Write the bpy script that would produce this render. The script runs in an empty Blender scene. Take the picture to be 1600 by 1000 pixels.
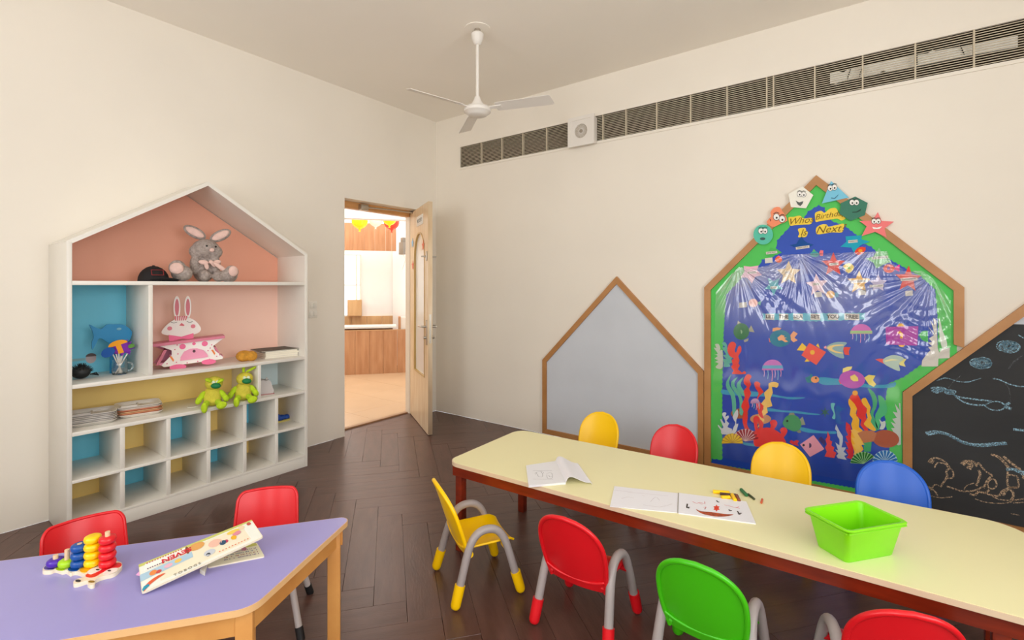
import bpy, bmesh, math, random
from mathutils import Vector, Matrix, Euler
random.seed(7)
PI = math.pi
SC = bpy.context.scene
COL = SC.collection

# ------------------------------------------------------------ camera, world, lights, exposure
FPX, YAW, HY = 765.13, 0.641071, 446.28
CAM = Vector((3.682, -3.611, 1.3))
DV = Vector((-math.sin(YAW), math.cos(YAW), 0)); RV = Vector((math.cos(YAW), math.sin(YAW), 0))
cd = bpy.data.cameras.new('camera'); cam = bpy.data.objects.new('camera', cd); COL.objects.link(cam)
cam.location = CAM; cam.rotation_euler = (PI/2, 0, YAW)
cd.sensor_width = 36; cd.lens = FPX*36/1600
cd.shift_y = -(500-HY)/1600
cd.clip_start = .02
SC.camera = cam
SC.view_settings.view_transform = 'Standard'; SC.view_settings.look = 'None'
SC.view_settings.gamma = 1; SC.view_settings.use_curve_mapping = False
SC.view_settings.exposure = 0.42
SC.cycles.use_denoising = True
SC.cycles.max_bounces = 10; SC.cycles.diffuse_bounces = 6; SC.cycles.transparent_max_bounces = 16
SC.cycles.sample_clamp_indirect = 6
w = bpy.data.worlds.new('sky'); SC.world = w; w.use_nodes = True
w.node_tree.nodes['Background'].inputs[0].default_value = (.86, .93, 1, 1)
w.node_tree.nodes['Background'].inputs[1].default_value = 1.6
def area(name, loc, target, sx, sy, power, col):
    l = bpy.data.lights.new(name, 'AREA'); l.shape = 'RECTANGLE'; l.size = sx; l.size_y = sy
    l.energy = power; l.color = col
    o = bpy.data.objects.new(name, l); COL.objects.link(o); o.location = loc
    o.rotation_euler = (Vector(target)-Vector(loc)).to_track_quat('-Z', 'Y').to_euler()
    return o
RX, FY, CH = 5.35, -5.1, 3.0       # right wall x, front wall y, ceiling height
area('window_daylight', (RX+.3, -3.15, 1.7), (0, -3.15, 4.0), 2.7, 1.7, 43, (1, .985, .96))
area('window_daylight', (2.0, FY-.3, 1.7), (1.7, 0, 4.0), 1.3, 1.7, 26, (1, .975, .94))
area('window_daylight', (4.05, FY-.3, 1.7), (3.2, 0, 4.0), 1.3, 1.7, 26, (1, .98, .95))
area('passage_light', (-2.2, -.4, 2.9), (-2.2, -.4, 0), 2.6, 2.6, 52, (1, .98, .96))
area('passage_light', (-3.0, 1.2, 2.9), (-3.0, 1.2, 0), 1.4, 1.4, 26, (1, .98, .96))

# ------------------------------------------------------------ measuring helpers (points on real planes)
def _k(px, py): return DV + RV*((px-800)/FPX) + Vector((0, 0, -(py-HY)/FPX))
def on_z(px, py, z):
    k = _k(px, py); return CAM + k*((z-CAM.z)/k.z)
def on_y(px, py, y=0):
    k = _k(px, py); return CAM + k*((y-CAM.y)/k.y)
def on_x(px, py, x=0):
    k = _k(px, py); return CAM + k*((x-CAM.x)/k.x)

# ------------------------------------------------------------ materials
def s2l(c):
    c = c/255
    return c/12.92 if c <= .04045 else ((c+.055)/1.055)**2.4
def rgb(h):
    if isinstance(h, str):
        h = h.lstrip('#'); h = tuple(int(h[i:i+2], 16) for i in (0, 2, 4))
    return tuple(s2l(v) for v in h) + (1,)
_M = {}
def mat(name, col, rough=.5, var=.0, vscale=8, bump=0, bscale=60, metal=0, coat=0, alpha=1, trans=0, emit=0, spec=.5, stretch=None, col2=None, rand=0):
    if name in _M: return _M[name]
    m = bpy.data.materials.new(name); m.use_nodes = True; _M[name] = m
    nt = m.node_tree; N = nt.nodes; L = nt.links; b = N['Principled BSDF']
    c = rgb(col); b.inputs['Base Color'].default_value = c
    b.inputs['Roughness'].default_value = rough; b.inputs['Metallic'].default_value = metal
    b.inputs['Coat Weight'].default_value = coat; b.inputs['Alpha'].default_value = alpha
    b.inputs['Transmission Weight'].default_value = trans
    b.inputs['Specular IOR Level'].default_value = spec
    if emit:
        b.inputs['Emission Color'].default_value = c; b.inputs['Emission Strength'].default_value = emit
    src = None
    if var or bump or col2 or rand:
        tc = N.new('ShaderNodeTexCoord'); mp = N.new('ShaderNodeMapping'); L.new(tc.outputs['Object'], mp.inputs[0])
        if stretch: mp.inputs['Scale'].default_value = stretch
        src = mp.outputs[0]
        if rand:
            oi = N.new('ShaderNodeObjectInfo'); vm = N.new('ShaderNodeVectorMath'); vm.operation = 'ADD'
            ml = N.new('ShaderNodeMath'); ml.operation = 'MULTIPLY'; ml.inputs[1].default_value = 40
            L.new(oi.outputs['Random'], ml.inputs[0]); L.new(src, vm.inputs[0]); L.new(ml.outputs[0], vm.inputs[1]); src = vm.outputs[0]
    if var or col2 or rand:
        n = N.new('ShaderNodeTexNoise'); n.inputs['Scale'].default_value = vscale; n.inputs['Detail'].default_value = 5
        L.new(src, n.inputs['Vector'])
        mr = N.new('ShaderNodeMapRange'); mr.inputs[1].default_value = .3; mr.inputs[2].default_value = .7
        L.new(n.outputs['Fac'], mr.inputs[0])
        fac = mr.outputs[0]
        if rand:
            ad = N.new('ShaderNodeMath'); ad.operation = 'MULTIPLY_ADD'; ad.inputs[1].default_value = rand; L.new(oi.outputs['Random'], ad.inputs[0])
            m2 = N.new('ShaderNodeMath'); m2.operation = 'MULTIPLY'; m2.inputs[1].default_value = 1-rand; L.new(fac, m2.inputs[0]); L.new(m2.outputs[0], ad.inputs[2]); fac = ad.outputs[0]
        mx = N.new('ShaderNodeMix'); mx.data_type = 'RGBA'
        if col2: a, d = c, rgb(col2)
        else:
            a = tuple(min(1, v*(1-var)) for v in c[:3])+(1,); d = tuple(min(1, v*(1+var)) for v in c[:3])+(1,)
        mx.inputs[6].default_value = a; mx.inputs[7].default_value = d
        L.new(fac, mx.inputs[0]); L.new(mx.outputs[2], b.inputs['Base Color'])
    if bump:
        n2 = N.new('ShaderNodeTexNoise'); n2.inputs['Scale'].default_value = bscale; n2.inputs['Detail'].default_value = 4
        L.new(src, n2.inputs['Vector'])
        bp = N.new('ShaderNodeBump'); bp.inputs['Strength'].default_value = bump; bp.inputs['Distance'].default_value = .01
        L.new(n2.outputs['Fac'], bp.inputs['Height']); L.new(bp.outputs[0], b.inputs['Normal'])
    return m
def flat(hexcol, rough=.65):       # plain coloured paper / paint
    return mat('paper_'+hexcol.strip('#'), hexcol, rough, spec=.3)

M_WALL = mat('wall_paint', '#ece5d9', .75, var=.025, vscale=1.3, bump=.12, bscale=9)
M_CEIL = mat('ceiling_paint', '#f5efe5', .8, var=.02, vscale=1)
M_WHITE = mat('white_laminate', '#e9e5dc', .35, var=.015)
M_PLANK = mat('dark_parquet', '#4f352d', .3, bump=.06, bscale=24, vscale=5, stretch=(1, 5, 1), col2='#63453c', rand=.1)
M_TILE = mat('beige_tile', '#cfb08c', .25, var=.04, vscale=2)
M_OAK = mat('oak_frame', '#bf8a55', .45, vscale=6, stretch=(1, 1, 1), col2='#a9743f', rand=.25)
M_BEECH = mat('beech_wood', '#e0a45c', .4, vscale=7, col2='#c98845', rand=.2)
M_DOORW = mat('door_veneer', '#ecd6b6', .35, vscale=5, stretch=(4, 4, .6), col2='#d9b98f')
M_TEAK = mat('teak_laminate', '#c9986f', .45, vscale=4, stretch=(5, 5, .7), col2='#ae7850', rand=.25)
M_MAHOG = mat('mahogany_stain', '#8a2c12', .3, vscale=6, stretch=(1, 6, 6), col2='#6c200c')
M_CREAM = mat('cream_laminate', '#efe8b6', .3, var=.012, vscale=3)
M_EDGE = mat('cream_edge', '#dcc5a8', .4)
M_PURPLE = mat('lilac_laminate', '#a09ad6', .3, var=.02, vscale=4)
M_GREYTUBE = mat('grey_tube_plastic', '#a39a99', .35)
M_STEEL = mat('painted_steel', '#c6bebc', .35)
M_CHROME = mat('brushed_metal', '#b8b0a4', .3, metal=.9)
M_BLACK = mat('black_rubber', '#1c1c1e', .6)
P_YEL = mat("yellow_plastic", "#ffcc00", .32, spec=.4); P_RED = mat('red_plastic', '#df1420', .32)
P_GRN = mat('green_plastic', '#45c010', .32); P_BLU = mat('blue_plastic', '#0f62d6', .32)
P_LIME = mat('lime_plastic', '#86e014', .3)
M_DARK = mat('duct_shadow_lining', '#35271a', .9)  # dark brown colour stands in for the shade inside the louvre slot
M_LOUV = mat('louvre_paint', '#c9bda6', .5)
M_FANW = mat('fan_white', '#e6e1da', .4)

# ------------------------------------------------------------ geometry helpers
def box(bm, lo, hi, rot=None, bevel=0):
    lo, hi = Vector(lo), Vector(hi)
    v = [bm.verts.new((x, y, z)) for x in (lo.x, hi.x) for y in (lo.y, hi.y) for z in (lo.z, hi.z)]
    fs = [bm.faces.new([v[i] for i in q]) for q in ((0, 1, 3, 2), (4, 6, 7, 5), (0, 4, 5, 1), (2, 3, 7, 6), (0, 2, 6, 4), (1, 5, 7, 3))]
    if bevel:
        es = list({e for f in fs for e in f.edges})
        r = bmesh.ops.bevel(bm, geom=es, offset=bevel, segments=2, affect='EDGES', profile=.5)
        v = list({q for f in r['faces'] for q in f.verts} | {q for q in v if q.is_valid})
    if rot: bmesh.ops.transform(bm, matrix=rot, verts=[q for q in v if q.is_valid])
    return v
def BX(lo, hi, bevel=0):
    bm = bmesh.new(); box(bm, lo, hi, bevel=bevel); return bm
def prism(bm, pts, f, w0, w1):
    """pts: 2-D outline; f(u, v, w) -> 3-D"""
    a = [bm.verts.new(f(u, v, w0)) for u, v in pts]; b = [bm.verts.new(f(u, v, w1)) for u, v in pts]
    n = len(pts)
    bm.faces.new(a[::-1]); bm.faces.new(b)
    for i in range(n): bm.faces.new((a[i], a[(i+1) % n], b[(i+1) % n], b[i]))
    return bm
def XY(u, v, w): return Vector((u, v, w))
def XZ(u, v, w): return Vector((u, -w, v))        # w = towards the room from the back wall
def YZ(u, v, w): return Vector((w, u, v))
def smooth(pts, n=4, closed=True):
    out = []; N = len(pts)
    for i in range(N if closed else N-1):
        g = lambda k: Vector(pts[k % N]) if closed else Vector(pts[max(0, min(N-1, k))])
        p0, p1, p2, p3 = g(i-1), g(i), g(i+1), g(i+2)
        for j in range(n):
            t = j/n
            out.append(tuple(.5*((2*p1)+(-p0+p2)*t+(2*p0-5*p1+4*p2-p3)*t*t+(-p0+3*p1-3*p2+p3)*t**3)))
    if not closed: out.append(tuple(pts[-1]))
    return out
def ell(cx, cy, rx, ry, n=24, a=0, t0=0, t1=2*PI):
    full = abs(t1-t0-2*PI) < 1e-6
    r = []
    for i in range(n if full else n+1):
        t = t0+(t1-t0)*i/n; x, y = rx*math.cos(t), ry*math.sin(t)
        r.append((cx+x*math.cos(a)-y*math.sin(a), cy+x*math.sin(a)+y*math.cos(a)))
    return r
def star(cx, cy, R, r, n=5, a=-PI/2):
    return [(cx+(R if i % 2 == 0 else r)*math.cos(a+PI*i/n), cy+(R if i % 2 == 0 else r)*math.sin(a+PI*i/n)) for i in range(2*n)]
def roundrect(x0, y0, x1, y1, r, n=5):
    out = []
    for cx, cy, a in ((x1-r, y1-r, 0), (x0+r, y1-r, PI/2), (x0+r, y0+r, PI), (x1-r, y0+r, 1.5*PI)):
        for i in range(n+1): out.append((cx+r*math.cos(a+PI/2*i/n), cy+r*math.sin(a+PI/2*i/n)))
    return out
def roundpoly(pts, r, n=5):
    out = []; N = len(pts)
    for i in range(N):
        p = Vector(pts[i]); a = (Vector(pts[i-1])-p).normalized(); b = (Vector(pts[(i+1) % N])-p).normalized()
        rr = r[i] if isinstance(r, (list, tuple)) else r
        if rr <= 0: out.append(tuple(p)); continue
        h = math.acos(max(-1, min(1, a.dot(b))))/2; d = rr/math.tan(h)
        s, e = p+a*d, p+b*d; c = p+(a+b).normalized()*(rr/math.sin(h))
        a0 = math.atan2(s.y-c.y, s.x-c.x); a1 = math.atan2(e.y-c.y, e.x-c.x)
        da = (a1-a0+PI) % (2*PI)-PI
        for k in range(n+1): out.append((c.x+rr*math.cos(a0+da*k/n), c.y+rr*math.sin(a0+da*k/n)))
    return out
def tube(bm, path, r, n=12, cap=True):
    P = [Vector(p) for p in path]; rings = []
    up = Vector((0, 0, 1))
    t0 = (P[1]-P[0]).normalized(); nrm = t0.cross(up)
    if nrm.length < .1: nrm = t0.cross(Vector((1, 0, 0)))
    nrm.normalize()
    for i, p in enumerate(P):
        t = (P[min(i+1, len(P)-1)]-P[max(i-1, 0)]).normalized()
        nrm = (nrm-t*nrm.dot(t)).normalized(); b = t.cross(nrm)
        rr = r[i] if isinstance(r, (list, tuple)) else r
        rings.append([bm.verts.new(p+(nrm*math.cos(2*PI*k/n)+b*math.sin(2*PI*k/n))*rr) for k in range(n)])
    for a, c in zip(rings, rings[1:]):
        for k in range(n): bm.faces.new((a[k], a[(k+1) % n], c[(k+1) % n], c[k]))
    if cap: bm.faces.new(rings[0][::-1]); bm.faces.new(rings[-1])
def TB(path, r, n=12):
    bm = bmesh.new(); tube(bm, path, r, n); return bm
def lathe(bm, prof, n=28, c=(0, 0, 0), M=None):
    vs = []
    for r, z in prof:
        ring = [bm.verts.new(Vector((c[0]+r*math.cos(2*PI*k/n), c[1]+r*math.sin(2*PI*k/n), c[2]+z))) for k in range(n)] if r > 1e-6 else [bm.verts.new(Vector((c[0], c[1], c[2]+z)))]
        vs.append(ring)
    for a, b in zip(vs, vs[1:]):
        for k in range(n):
            q = [a[k % len(a)], a[(k+1) % n % len(a)], b[(k+1) % n % len(b)], b[k % len(b)]]
            q2 = []
            for x in q:
                if x not in q2: q2.append(x)
            if len(q2) > 2: bm.faces.new(q2)
    if len(vs[0]) > 1: bm.faces.new(vs[0][::-1])
    if len(vs[-1]) > 1: bm.faces.new(vs[-1])
    if M: bmesh.ops.transform(bm, matrix=M, verts=[v for r in vs for v in r])
def LT(prof, n=28, c=(0, 0, 0)):
    bm = bmesh.new(); lathe(bm, prof, n, c); return bm
def ball(bm, c, r, rot=None, sub=2):
    r = r if isinstance(r, (tuple, list)) else (r, r, r)
    M = Matrix.Translation(c) @ (Euler(rot).to_matrix().to_4x4() if rot else Matrix()) @ Matrix.Diagonal((*r, 1))
    bmesh.ops.create_icosphere(bm, subdivisions=sub, radius=1, matrix=M)
def BL(c, r, rot=None, sub=3):
    bm = bmesh.new(); ball(bm, c, r, rot, sub); return bm
def obj(name, bm, m, parent=None, sm=35, loc=None, props=None):
    if isinstance(bm, bmesh.types.BMesh):
        bmesh.ops.recalc_face_normals(bm, faces=bm.faces)
        me = bpy.data.meshes.new(name); bm.to_mesh(me); bm.free()
        if sm:
            me.shade_smooth(); me.set_sharp_from_angle(angle=math.radians(sm))
    else: me = bm
    if not me.materials: me.materials.append(m)
    o = bpy.data.objects.new(name, me); COL.objects.link(o)
    if parent is not None: o.parent = parent
    if loc is not None: o.location = loc
    for k, v in (props or {}).items(): o[k] = v
    return o
def thing(name, label, cat, loc=(0, 0, 0), rotz=0, group=None, rot=None):
    o = bpy.data.objects.new(name, None); COL.objects.link(o); o.empty_display_size = .05
    o.location = loc; o.rotation_euler = rot if rot else (0, 0, rotz); tag(o, label, cat, group); return o
def tag(o, label, cat, group=None):
    o['label'] = label; o['category'] = cat
    if group: o['group'] = group
    return o
def struct(name, bm, m, parent=None, sm=None):
    o = obj(name, bm, m, parent, sm)
    if parent is None: o['kind'] = 'structure'
    return o
def dup(root, loc=None, rotz=None, label=None, group=None, mats=None):
    def cp(o, par):
        c = o.copy(); COL.objects.link(c)
        if par: c.parent = par
        if mats and o.type == 'MESH' and o.data.materials[0].name in mats:
            key = o.data.name+mats[o.data.materials[0].name].name
            me = bpy.data.meshes.get(key)
            if not me:
                me = o.data.copy(); me.name = key; me.materials[0] = mats[o.data.materials[0].name]
            c.data = me
        for ch in o.children: cp(ch, c)
        return c
    r = cp(root, None)
    if loc is not None: r.location = loc
    if rotz is not None: r.rotation_euler = (0, 0, rotz)
    if label: r['label'] = label
    if group: r['group'] = group
    return r
def bake(o):       # apply modifiers into a plain mesh
    dg = bpy.context.evaluated_depsgraph_get(); me = bpy.data.meshes.new_from_object(o.evaluated_get(dg)); o.modifiers.clear(); o.data = me
    return o
def text(name, body, size, m, parent, M, shear=0, bold=0, depth=.0003, spacing=1, align='CENTER', props=None):
    c = bpy.data.curves.new(name, 'FONT'); c.body = body; c.size = size; c.shear = shear; c.offset = bold
    c.extrude = depth; c.align_x = align; c.align_y = 'CENTER'; c.space_character = spacing; c.resolution_u = 3
    t = bpy.data.objects.new(name, c); COL.objects.link(t)
    dg = bpy.context.evaluated_depsgraph_get(); me = bpy.data.meshes.new_from_object(t.evaluated_get(dg))
    bpy.data.objects.remove(t); me.materials.clear(); me.materials.append(m); me.transform(M)
    return obj(name, me, m, parent, props=props)
def plushm(name, balls, m, parent, voxel=.006, fuzz=0):
    bm = bmesh.new()
    for b in balls: ball(bm, b[0], b[1], b[2] if len(b) > 2 else None, 3)
    o = obj(name, bm, m, parent, sm=0)
    md = o.modifiers.new('r', 'REMESH'); md.mode = 'VOXEL'; md.voxel_size = voxel; md.use_smooth_shade = True
    s = o.modifiers.new('s', 'SMOOTH'); s.iterations = 4; s.factor = .5
    bpy.context.view_layer.update()
    pr = o.parent; bake(o); o.data.shade_smooth()
    if not o.data.materials: o.data.materials.append(m)
    return o

# ------------------------------------------------------------ room shell
T = .2
struct('ceiling', BX((-T, FY-T, CH), (RX+T, T, CH+.1)), M_CEIL)
# floor: herringbone parquet, planks are parts
_fb = bmesh.new(); box(_fb, (0, FY, -.06), (RX, 0, -.012)); box(_fb, (-T, -1.09, -.06), (0, -.2, -.012))
floor = struct('floor', _fb, mat('floor_underlay', '#2a1c15', .8))
def clip(poly, lo, hi):
    for ax, val, sgn in ((0, lo[0], 1), (0, hi[0], -1), (1, lo[1], 1), (1, hi[1], -1)):
        out = []
        for i in range(len(poly)):
            a, b = poly[i-1], poly[i]; da, db = (a[ax]-val)*sgn, (b[ax]-val)*sgn
            if (da >= 0) != (db >= 0):
                t = da/(da-db); out.append((a[0]+(b[0]-a[0])*t, a[1]+(b[1]-a[1])*t))
            if db >= 0: out.append(b)
        poly = out
        if len(poly) < 3: return []
    return poly
PW, PN = .1315, 6
ang = math.radians(-39.2); ea = Vector((math.cos(ang), math.sin(ang))); eb = Vector((-math.sin(ang), math.cos(ang)))
A0, B0 = 3.071-PN*PW, -.534
cells = []
for j in range(-60, 61):
    for m_ in range(-7, 8):
        cells.append((j+2*PN*m_, j, PN, 1))                       # along a
        c_ = j; cells.append((c_+2*PN*m_*0, c_-2*PN+1+2*PN*m_, 1, PN))   # along b
seen = set(); planks = []
for a, b, la, lb in cells:
    if (a, b, la) in seen: continue
    seen.add((a, b, la))
    g = .0006
    q = [(a*PW+g, b*PW+g), ((a+la)*PW-g, b*PW+g), ((a+la)*PW-g, (b+lb)*PW-g), (a*PW+g, (b+lb)*PW-g)]
    poly = [tuple(ea*(A0+u)+eb*(B0+v)) for u, v in q]
    poly0 = poly
    for poly in (clip(list(poly0), (0.001, FY+.001), (RX-.001, -.001)), clip(list(poly0), (-.155, -1.089), (0.001, -.201))):
      if not poly: continue
      ar = abs(sum(poly[i-1][0]*poly[i][1]-poly[i][0]*poly[i-1][1] for i in range(len(poly)))/2)
      if ar < .0006: continue
      cx = sum(p[0] for p in poly)/len(poly); cy = sum(p[1] for p in poly)/len(poly)
      planks.append(((Vector((cx, cy))-CAM.xy).length, poly, cx, cy, la > 1, ar))
def plank_mesh(bm, poly, cx, cy, isA, jit=0):
    R = Matrix.Rotation(-(ang if isA else ang+PI/2), 2)
    f = lambda u, v, w: Vector((*(R @ Vector((u-cx, v-cy))), w))
    top = [(cx+(u-cx)*.999, cy+(v-cy)*.997) for u, v in poly]
    n = len(poly)
    a = [bm.verts.new(f(u, v, -.012)) for u, v in poly]; b = [bm.verts.new(f(u, v, -.0012+jit)) for u, v in poly]; c = [bm.verts.new(f(u, v, jit)) for u, v in top]
    bm.faces.new(a[::-1]); bm.faces.new(c)
    for i in range(n):
        k = (i+1) % n; bm.faces.new((a[i], a[k], b[k], b[i])); bm.faces.new((b[i], b[k], c[k], c[i]))
def vis(p):
    v = Vector((p[2], p[3]))-CAM.xy; D = v.dot(DV.xy); L = v.dot(RV.xy)
    return D > .9 and abs(L/D) < 1.35
planks.sort(key=lambda p: (not vis(p), p[0]))
rest = bmesh.new(); nrest = 0
for i, (d, poly, cx, cy, isA, ar) in enumerate(planks):
    jit = -random.random()*.0006
    if i < 292:
        bm = bmesh.new(); plank_mesh(bm, poly, cx, cy, isA, jit)
        o = obj('plank', bm, M_PLANK, floor, sm=0, loc=(cx, cy, 0)); o.rotation_euler = (0, 0, ang if isA else ang+PI/2)
    else:
        tmp = bmesh.new(); plank_mesh(tmp, poly, cx, cy, isA, jit)
        Mx = Matrix.Translation((cx, cy, 0)) @ Matrix.Rotation(ang if isA else ang+PI/2, 4, 'Z')
        bmesh.ops.transform(tmp, matrix=Mx, verts=tmp.verts); me = bpy.data.meshes.new('t'); tmp.to_mesh(me); tmp.free(); rest.from_mesh(me); nrest += 1
if nrest: obj('far_planks', rest, M_PLANK, floor, sm=0, props={'kind': 'stuff'})
else: rest.free()
print('planks', len(planks), 'rest', nrest)

# left wall (x=0) with door opening
DY0, DY1, DZ = -1.09, -.20, 2.058
bm = bmesh.new()
box(bm, (-T, FY-T, 0), (0, DY0, CH)); box(bm, (-T, DY1, 0), (0, T, CH)); box(bm, (-T, DY0, DZ), (0, DY1, CH))
struct('wall_left', bm, M_WALL)
# back wall (y=0) with the long louvre slot
GX0, GX1, GZ0, GZ1 = .35, 4.95, 2.475, 2.680
bm = bmesh.new()
box(bm, (0, 0, 0), (RX, T, GZ0)); box(bm, (0, 0, GZ1), (RX, T, CH)); box(bm, (0, 0, GZ0), (GX0, T, GZ1)); box(bm, (GX1, 0, GZ0), (RX, T, GZ1))
wb = struct('wall_back', bm, M_WALL)
obj('slot_shadow_lining', BX((GX0-.05, T, GZ0-.05), (GX1+.05, T+.02, GZ1+.05)), M_DARK, wb, 0)
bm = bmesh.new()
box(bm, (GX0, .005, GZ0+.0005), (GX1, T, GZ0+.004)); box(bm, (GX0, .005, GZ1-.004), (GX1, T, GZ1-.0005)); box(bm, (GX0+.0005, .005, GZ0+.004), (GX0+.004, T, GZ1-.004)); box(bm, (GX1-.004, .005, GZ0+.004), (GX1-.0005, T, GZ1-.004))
obj('slot_shadow_lining', bm, M_DARK, wb, 0)
def holed_wall(name, lo, hi, axis, holes):
    bm = bmesh.new(); cur = lo[axis]
    for h0, h1, z0, z1 in sorted(holes):
        a, b = list(lo), list(hi); a[axis] = cur; b[axis] = h0; box(bm, a, b)
        a, b = list(lo), list(hi); a[axis] = h0; b[axis] = h1; b[2] = z0; box(bm, a, b)
        a, b = list(lo), list(hi); a[axis] = h0; b[axis] = h1; a[2] = z1; box(bm, a, b)
        cur = h1
    a, b = list(lo), list(hi); a[axis] = cur; box(bm, a, b)
    return struct(name, bm, M_WALL)
holed_wall('wall_right', (RX, FY-T, 0), (RX+T, T, CH), 1, [(-4.5, -1.8, .85, 2.55)])
holed_wall('wall_front', (0, FY-T, 0), (RX, FY, CH), 0, [(1.35, 2.65, .85, 2.55), (3.4, 4.7, .85, 2.55)])
def window(n, lo, hi, axis, k):
    fr = bmesh.new(); t = .05
    a0, a1, z0, z1 = lo[axis], hi[axis], lo[2], hi[2]
    def bar(p0, p1, q0, q1):
        a, b = list(lo), list(hi); a[axis], b[axis], a[2], b[2] = p0, p1, q0, q1; box(fr, a, b)
    bar(a0, a1, z0, z0+t); bar(a0, a1, z1-t, z1)
    for i in range(k+1):
        x = a0+(a1-a0-t)*i/k; bar(x, x+t, z0+t, z1-t)
    struct(n, fr, M_WHITE)
window('window_1', (RX+.08, -4.5, .85), (RX+.13, -1.8, 2.55), 1, 3)
window('window_2', (1.35, FY-.13, .85), (2.65, FY-.08, 2.55), 0, 2)
window('window_3', (3.4, FY-.13, .85), (4.7, FY-.08, 2.55), 0, 2)

# ------------------------------------------------------------ door
bm = bmesh.new()
fx0, fx1 = -.19, -.125
box(bm, (fx0, DY0, 0), (fx1, DY0+.05, DZ)); box(bm, (fx0, DY1-.045, 0), (fx1, DY1, DZ))
df = struct('door_1', bm, mat('jamb_paint', '#efe4d3', .45))
obj('head_rail', BX((fx0, DY0, DZ-.06), (fx1, DY1, DZ)), mat('head_wood', '#d8a266', .45, vscale=6, stretch=(3, 1, 3), col2='#c28a50'), df, 0)
obj('threshold', BX((-.2, DY0, -.01), (-.155, DY1, .012)), mat('threshold_wood', '#a07a56', .5), df)
H = Vector((-.12, -.245, 0)); FE = Vector((.566, -.649, 0)); LW = (FE-H).length; la = math.atan2(FE.y-H.y, FE.x-H.x)
# curve-filled plate with holes in the local XZ plane, thickness along +Y
def plate(loops, t):
    c = bpy.data.curves.new('p', 'CURVE'); c.dimensions = '2D'; c.fill_mode = 'BOTH'; c.extrude = t/2
    for L in loops:
        s = c.splines.new('POLY'); s.points.add(len(L)-1); s.use_cyclic_u = True
        for p, q in zip(s.points, L): p.co = (q[0], q[1], 0, 1)
    t_ = bpy.data.objects.new('p', c); COL.objects.link(t_)
    dg = bpy.context.evaluated_depsgraph_get(); me = bpy.data.meshes.new_from_object(t_.evaluated_get(dg)); bpy.data.objects.remove(t_)
    me.transform(Matrix(((1, 0, 0, 0), (0, 0, 1, t/2), (0, 1, 0, 0), (0, 0, 0, 1))))
    me.materials.clear(); return me
leaf = thing('door_leaf', 'open pale wood door leaf with tall arched glass panel, hinged by the room corner', 'door', H, la)
arch = [(.2, .48), (.66, .48), (.66, 1.57)] + ell(.43, 1.57, .23, .23, 14, 0, 0, PI)[1:-1] + [(.2, 1.57)]
lm = plate([[(0, .006), (LW, .006), (LW, 2.03), (0, 2.03)], arch], .038); lm.materials.append(M_DOORW)
# the leaf's face seen from the room is its -Y side, thickness goes back to +Y
obj('panel', lm, M_DOORW, leaf)
inner = [(.43+(x-.43)*.94, 1.1+(z-1.1)*.98) for x, z in arch]
fm = plate([arch, inner], .046); fm.materials.append(mat('glazing_bead', '#c9a667', .4)); o = obj('glazing_bead', fm, None, leaf, loc=(0, -.004, 0))
gl = mat('frosted_glass', '#f8f8f4', .2, trans=.2, spec=.7)
bm = bmesh.new(); prism(bm, inner, lambda u, v, w: Vector((u, w, v)), .014, .022); obj('glass_pane', bm, gl, leaf)
def lever(z, y, s):
    L = obj('lever_handle', TB([(LW-.055, y, z), (LW-.055, y+s*.045, z)], .009), M_CHROME, leaf)
    obj('grip', TB([(LW-.055, y+s*.045, z), (LW-.16, y+s*.05, z)], .008), M_CHROME, L)
for s, y in ((-1, 0), (1, .038)):
    bm = bmesh.new(); prism(bm, roundrect(LW-.075, .78, LW-.035, 1.0, .008), lambda u, v, w: Vector((u, w, v)), y, y+s*.006); obj('lock_plate', bm, M_CHROME, leaf)
    lever(.94, y, s)
    obj('thumb_turn', TB([(LW-.055, y, .845), (LW-.055, y+s*.03, .845)], [.013, .011]), M_CHROME, leaf)
obj('upper_latch', TB([(LW-.05, -.05, 1.555), (LW-.05, .085, 1.555)], .006), M_CHROME, leaf)
obj('latch_plate', BX((LW-.07, -.008, 1.52), (LW-.03, 0, 1.6), .002), M_CHROME, leaf)
obj('edge_plate', BX((LW-.001, .01, .8), (LW+.0015, .028, 1.05)), M_CHROME, leaf)
obj('door_sign', BX((.33, -.004, 1.86), (.6, 0, 1.95), .001), flat('#f2f0ea'), leaf)
text('lettering', 'NURSERY', .05, flat('#8a8a86'), leaf, Matrix.Translation((.465, -.0045, 1.905)) @ Matrix.Rotation(PI/2, 4, 'X'))
for q, (x, z, c_) in enumerate(((.16, 1.5, '#e8836e'), (.62, 1.66, '#e87f5a'), (.14, 1.72, '#9fc7e6'))):
    bm = bmesh.new(); prism(bm, star(x, z, .05, .025, 5, PI/2), lambda u, v, w: Vector((u, w, v)), -.006, -.0045 if z != 1.66 else -.004); obj('paper_flower', bm, flat(c_), leaf)
cl = thing('door_closer', 'grey metal door closer arm under the door head', 'door closer', (-.1, -.5, 2.0))
obj('arm', TB([(.0, -.32, .02), (.03, .0, .03)], .008), M_CHROME, cl); obj('arm', TB([(.03, 0, .03), (.09, .2, .02)], .008), M_CHROME, cl)
obj('bracket', BX((-.028, -.36, -.01), (.02, -.28, .045), .003), M_CHROME, cl)

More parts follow.
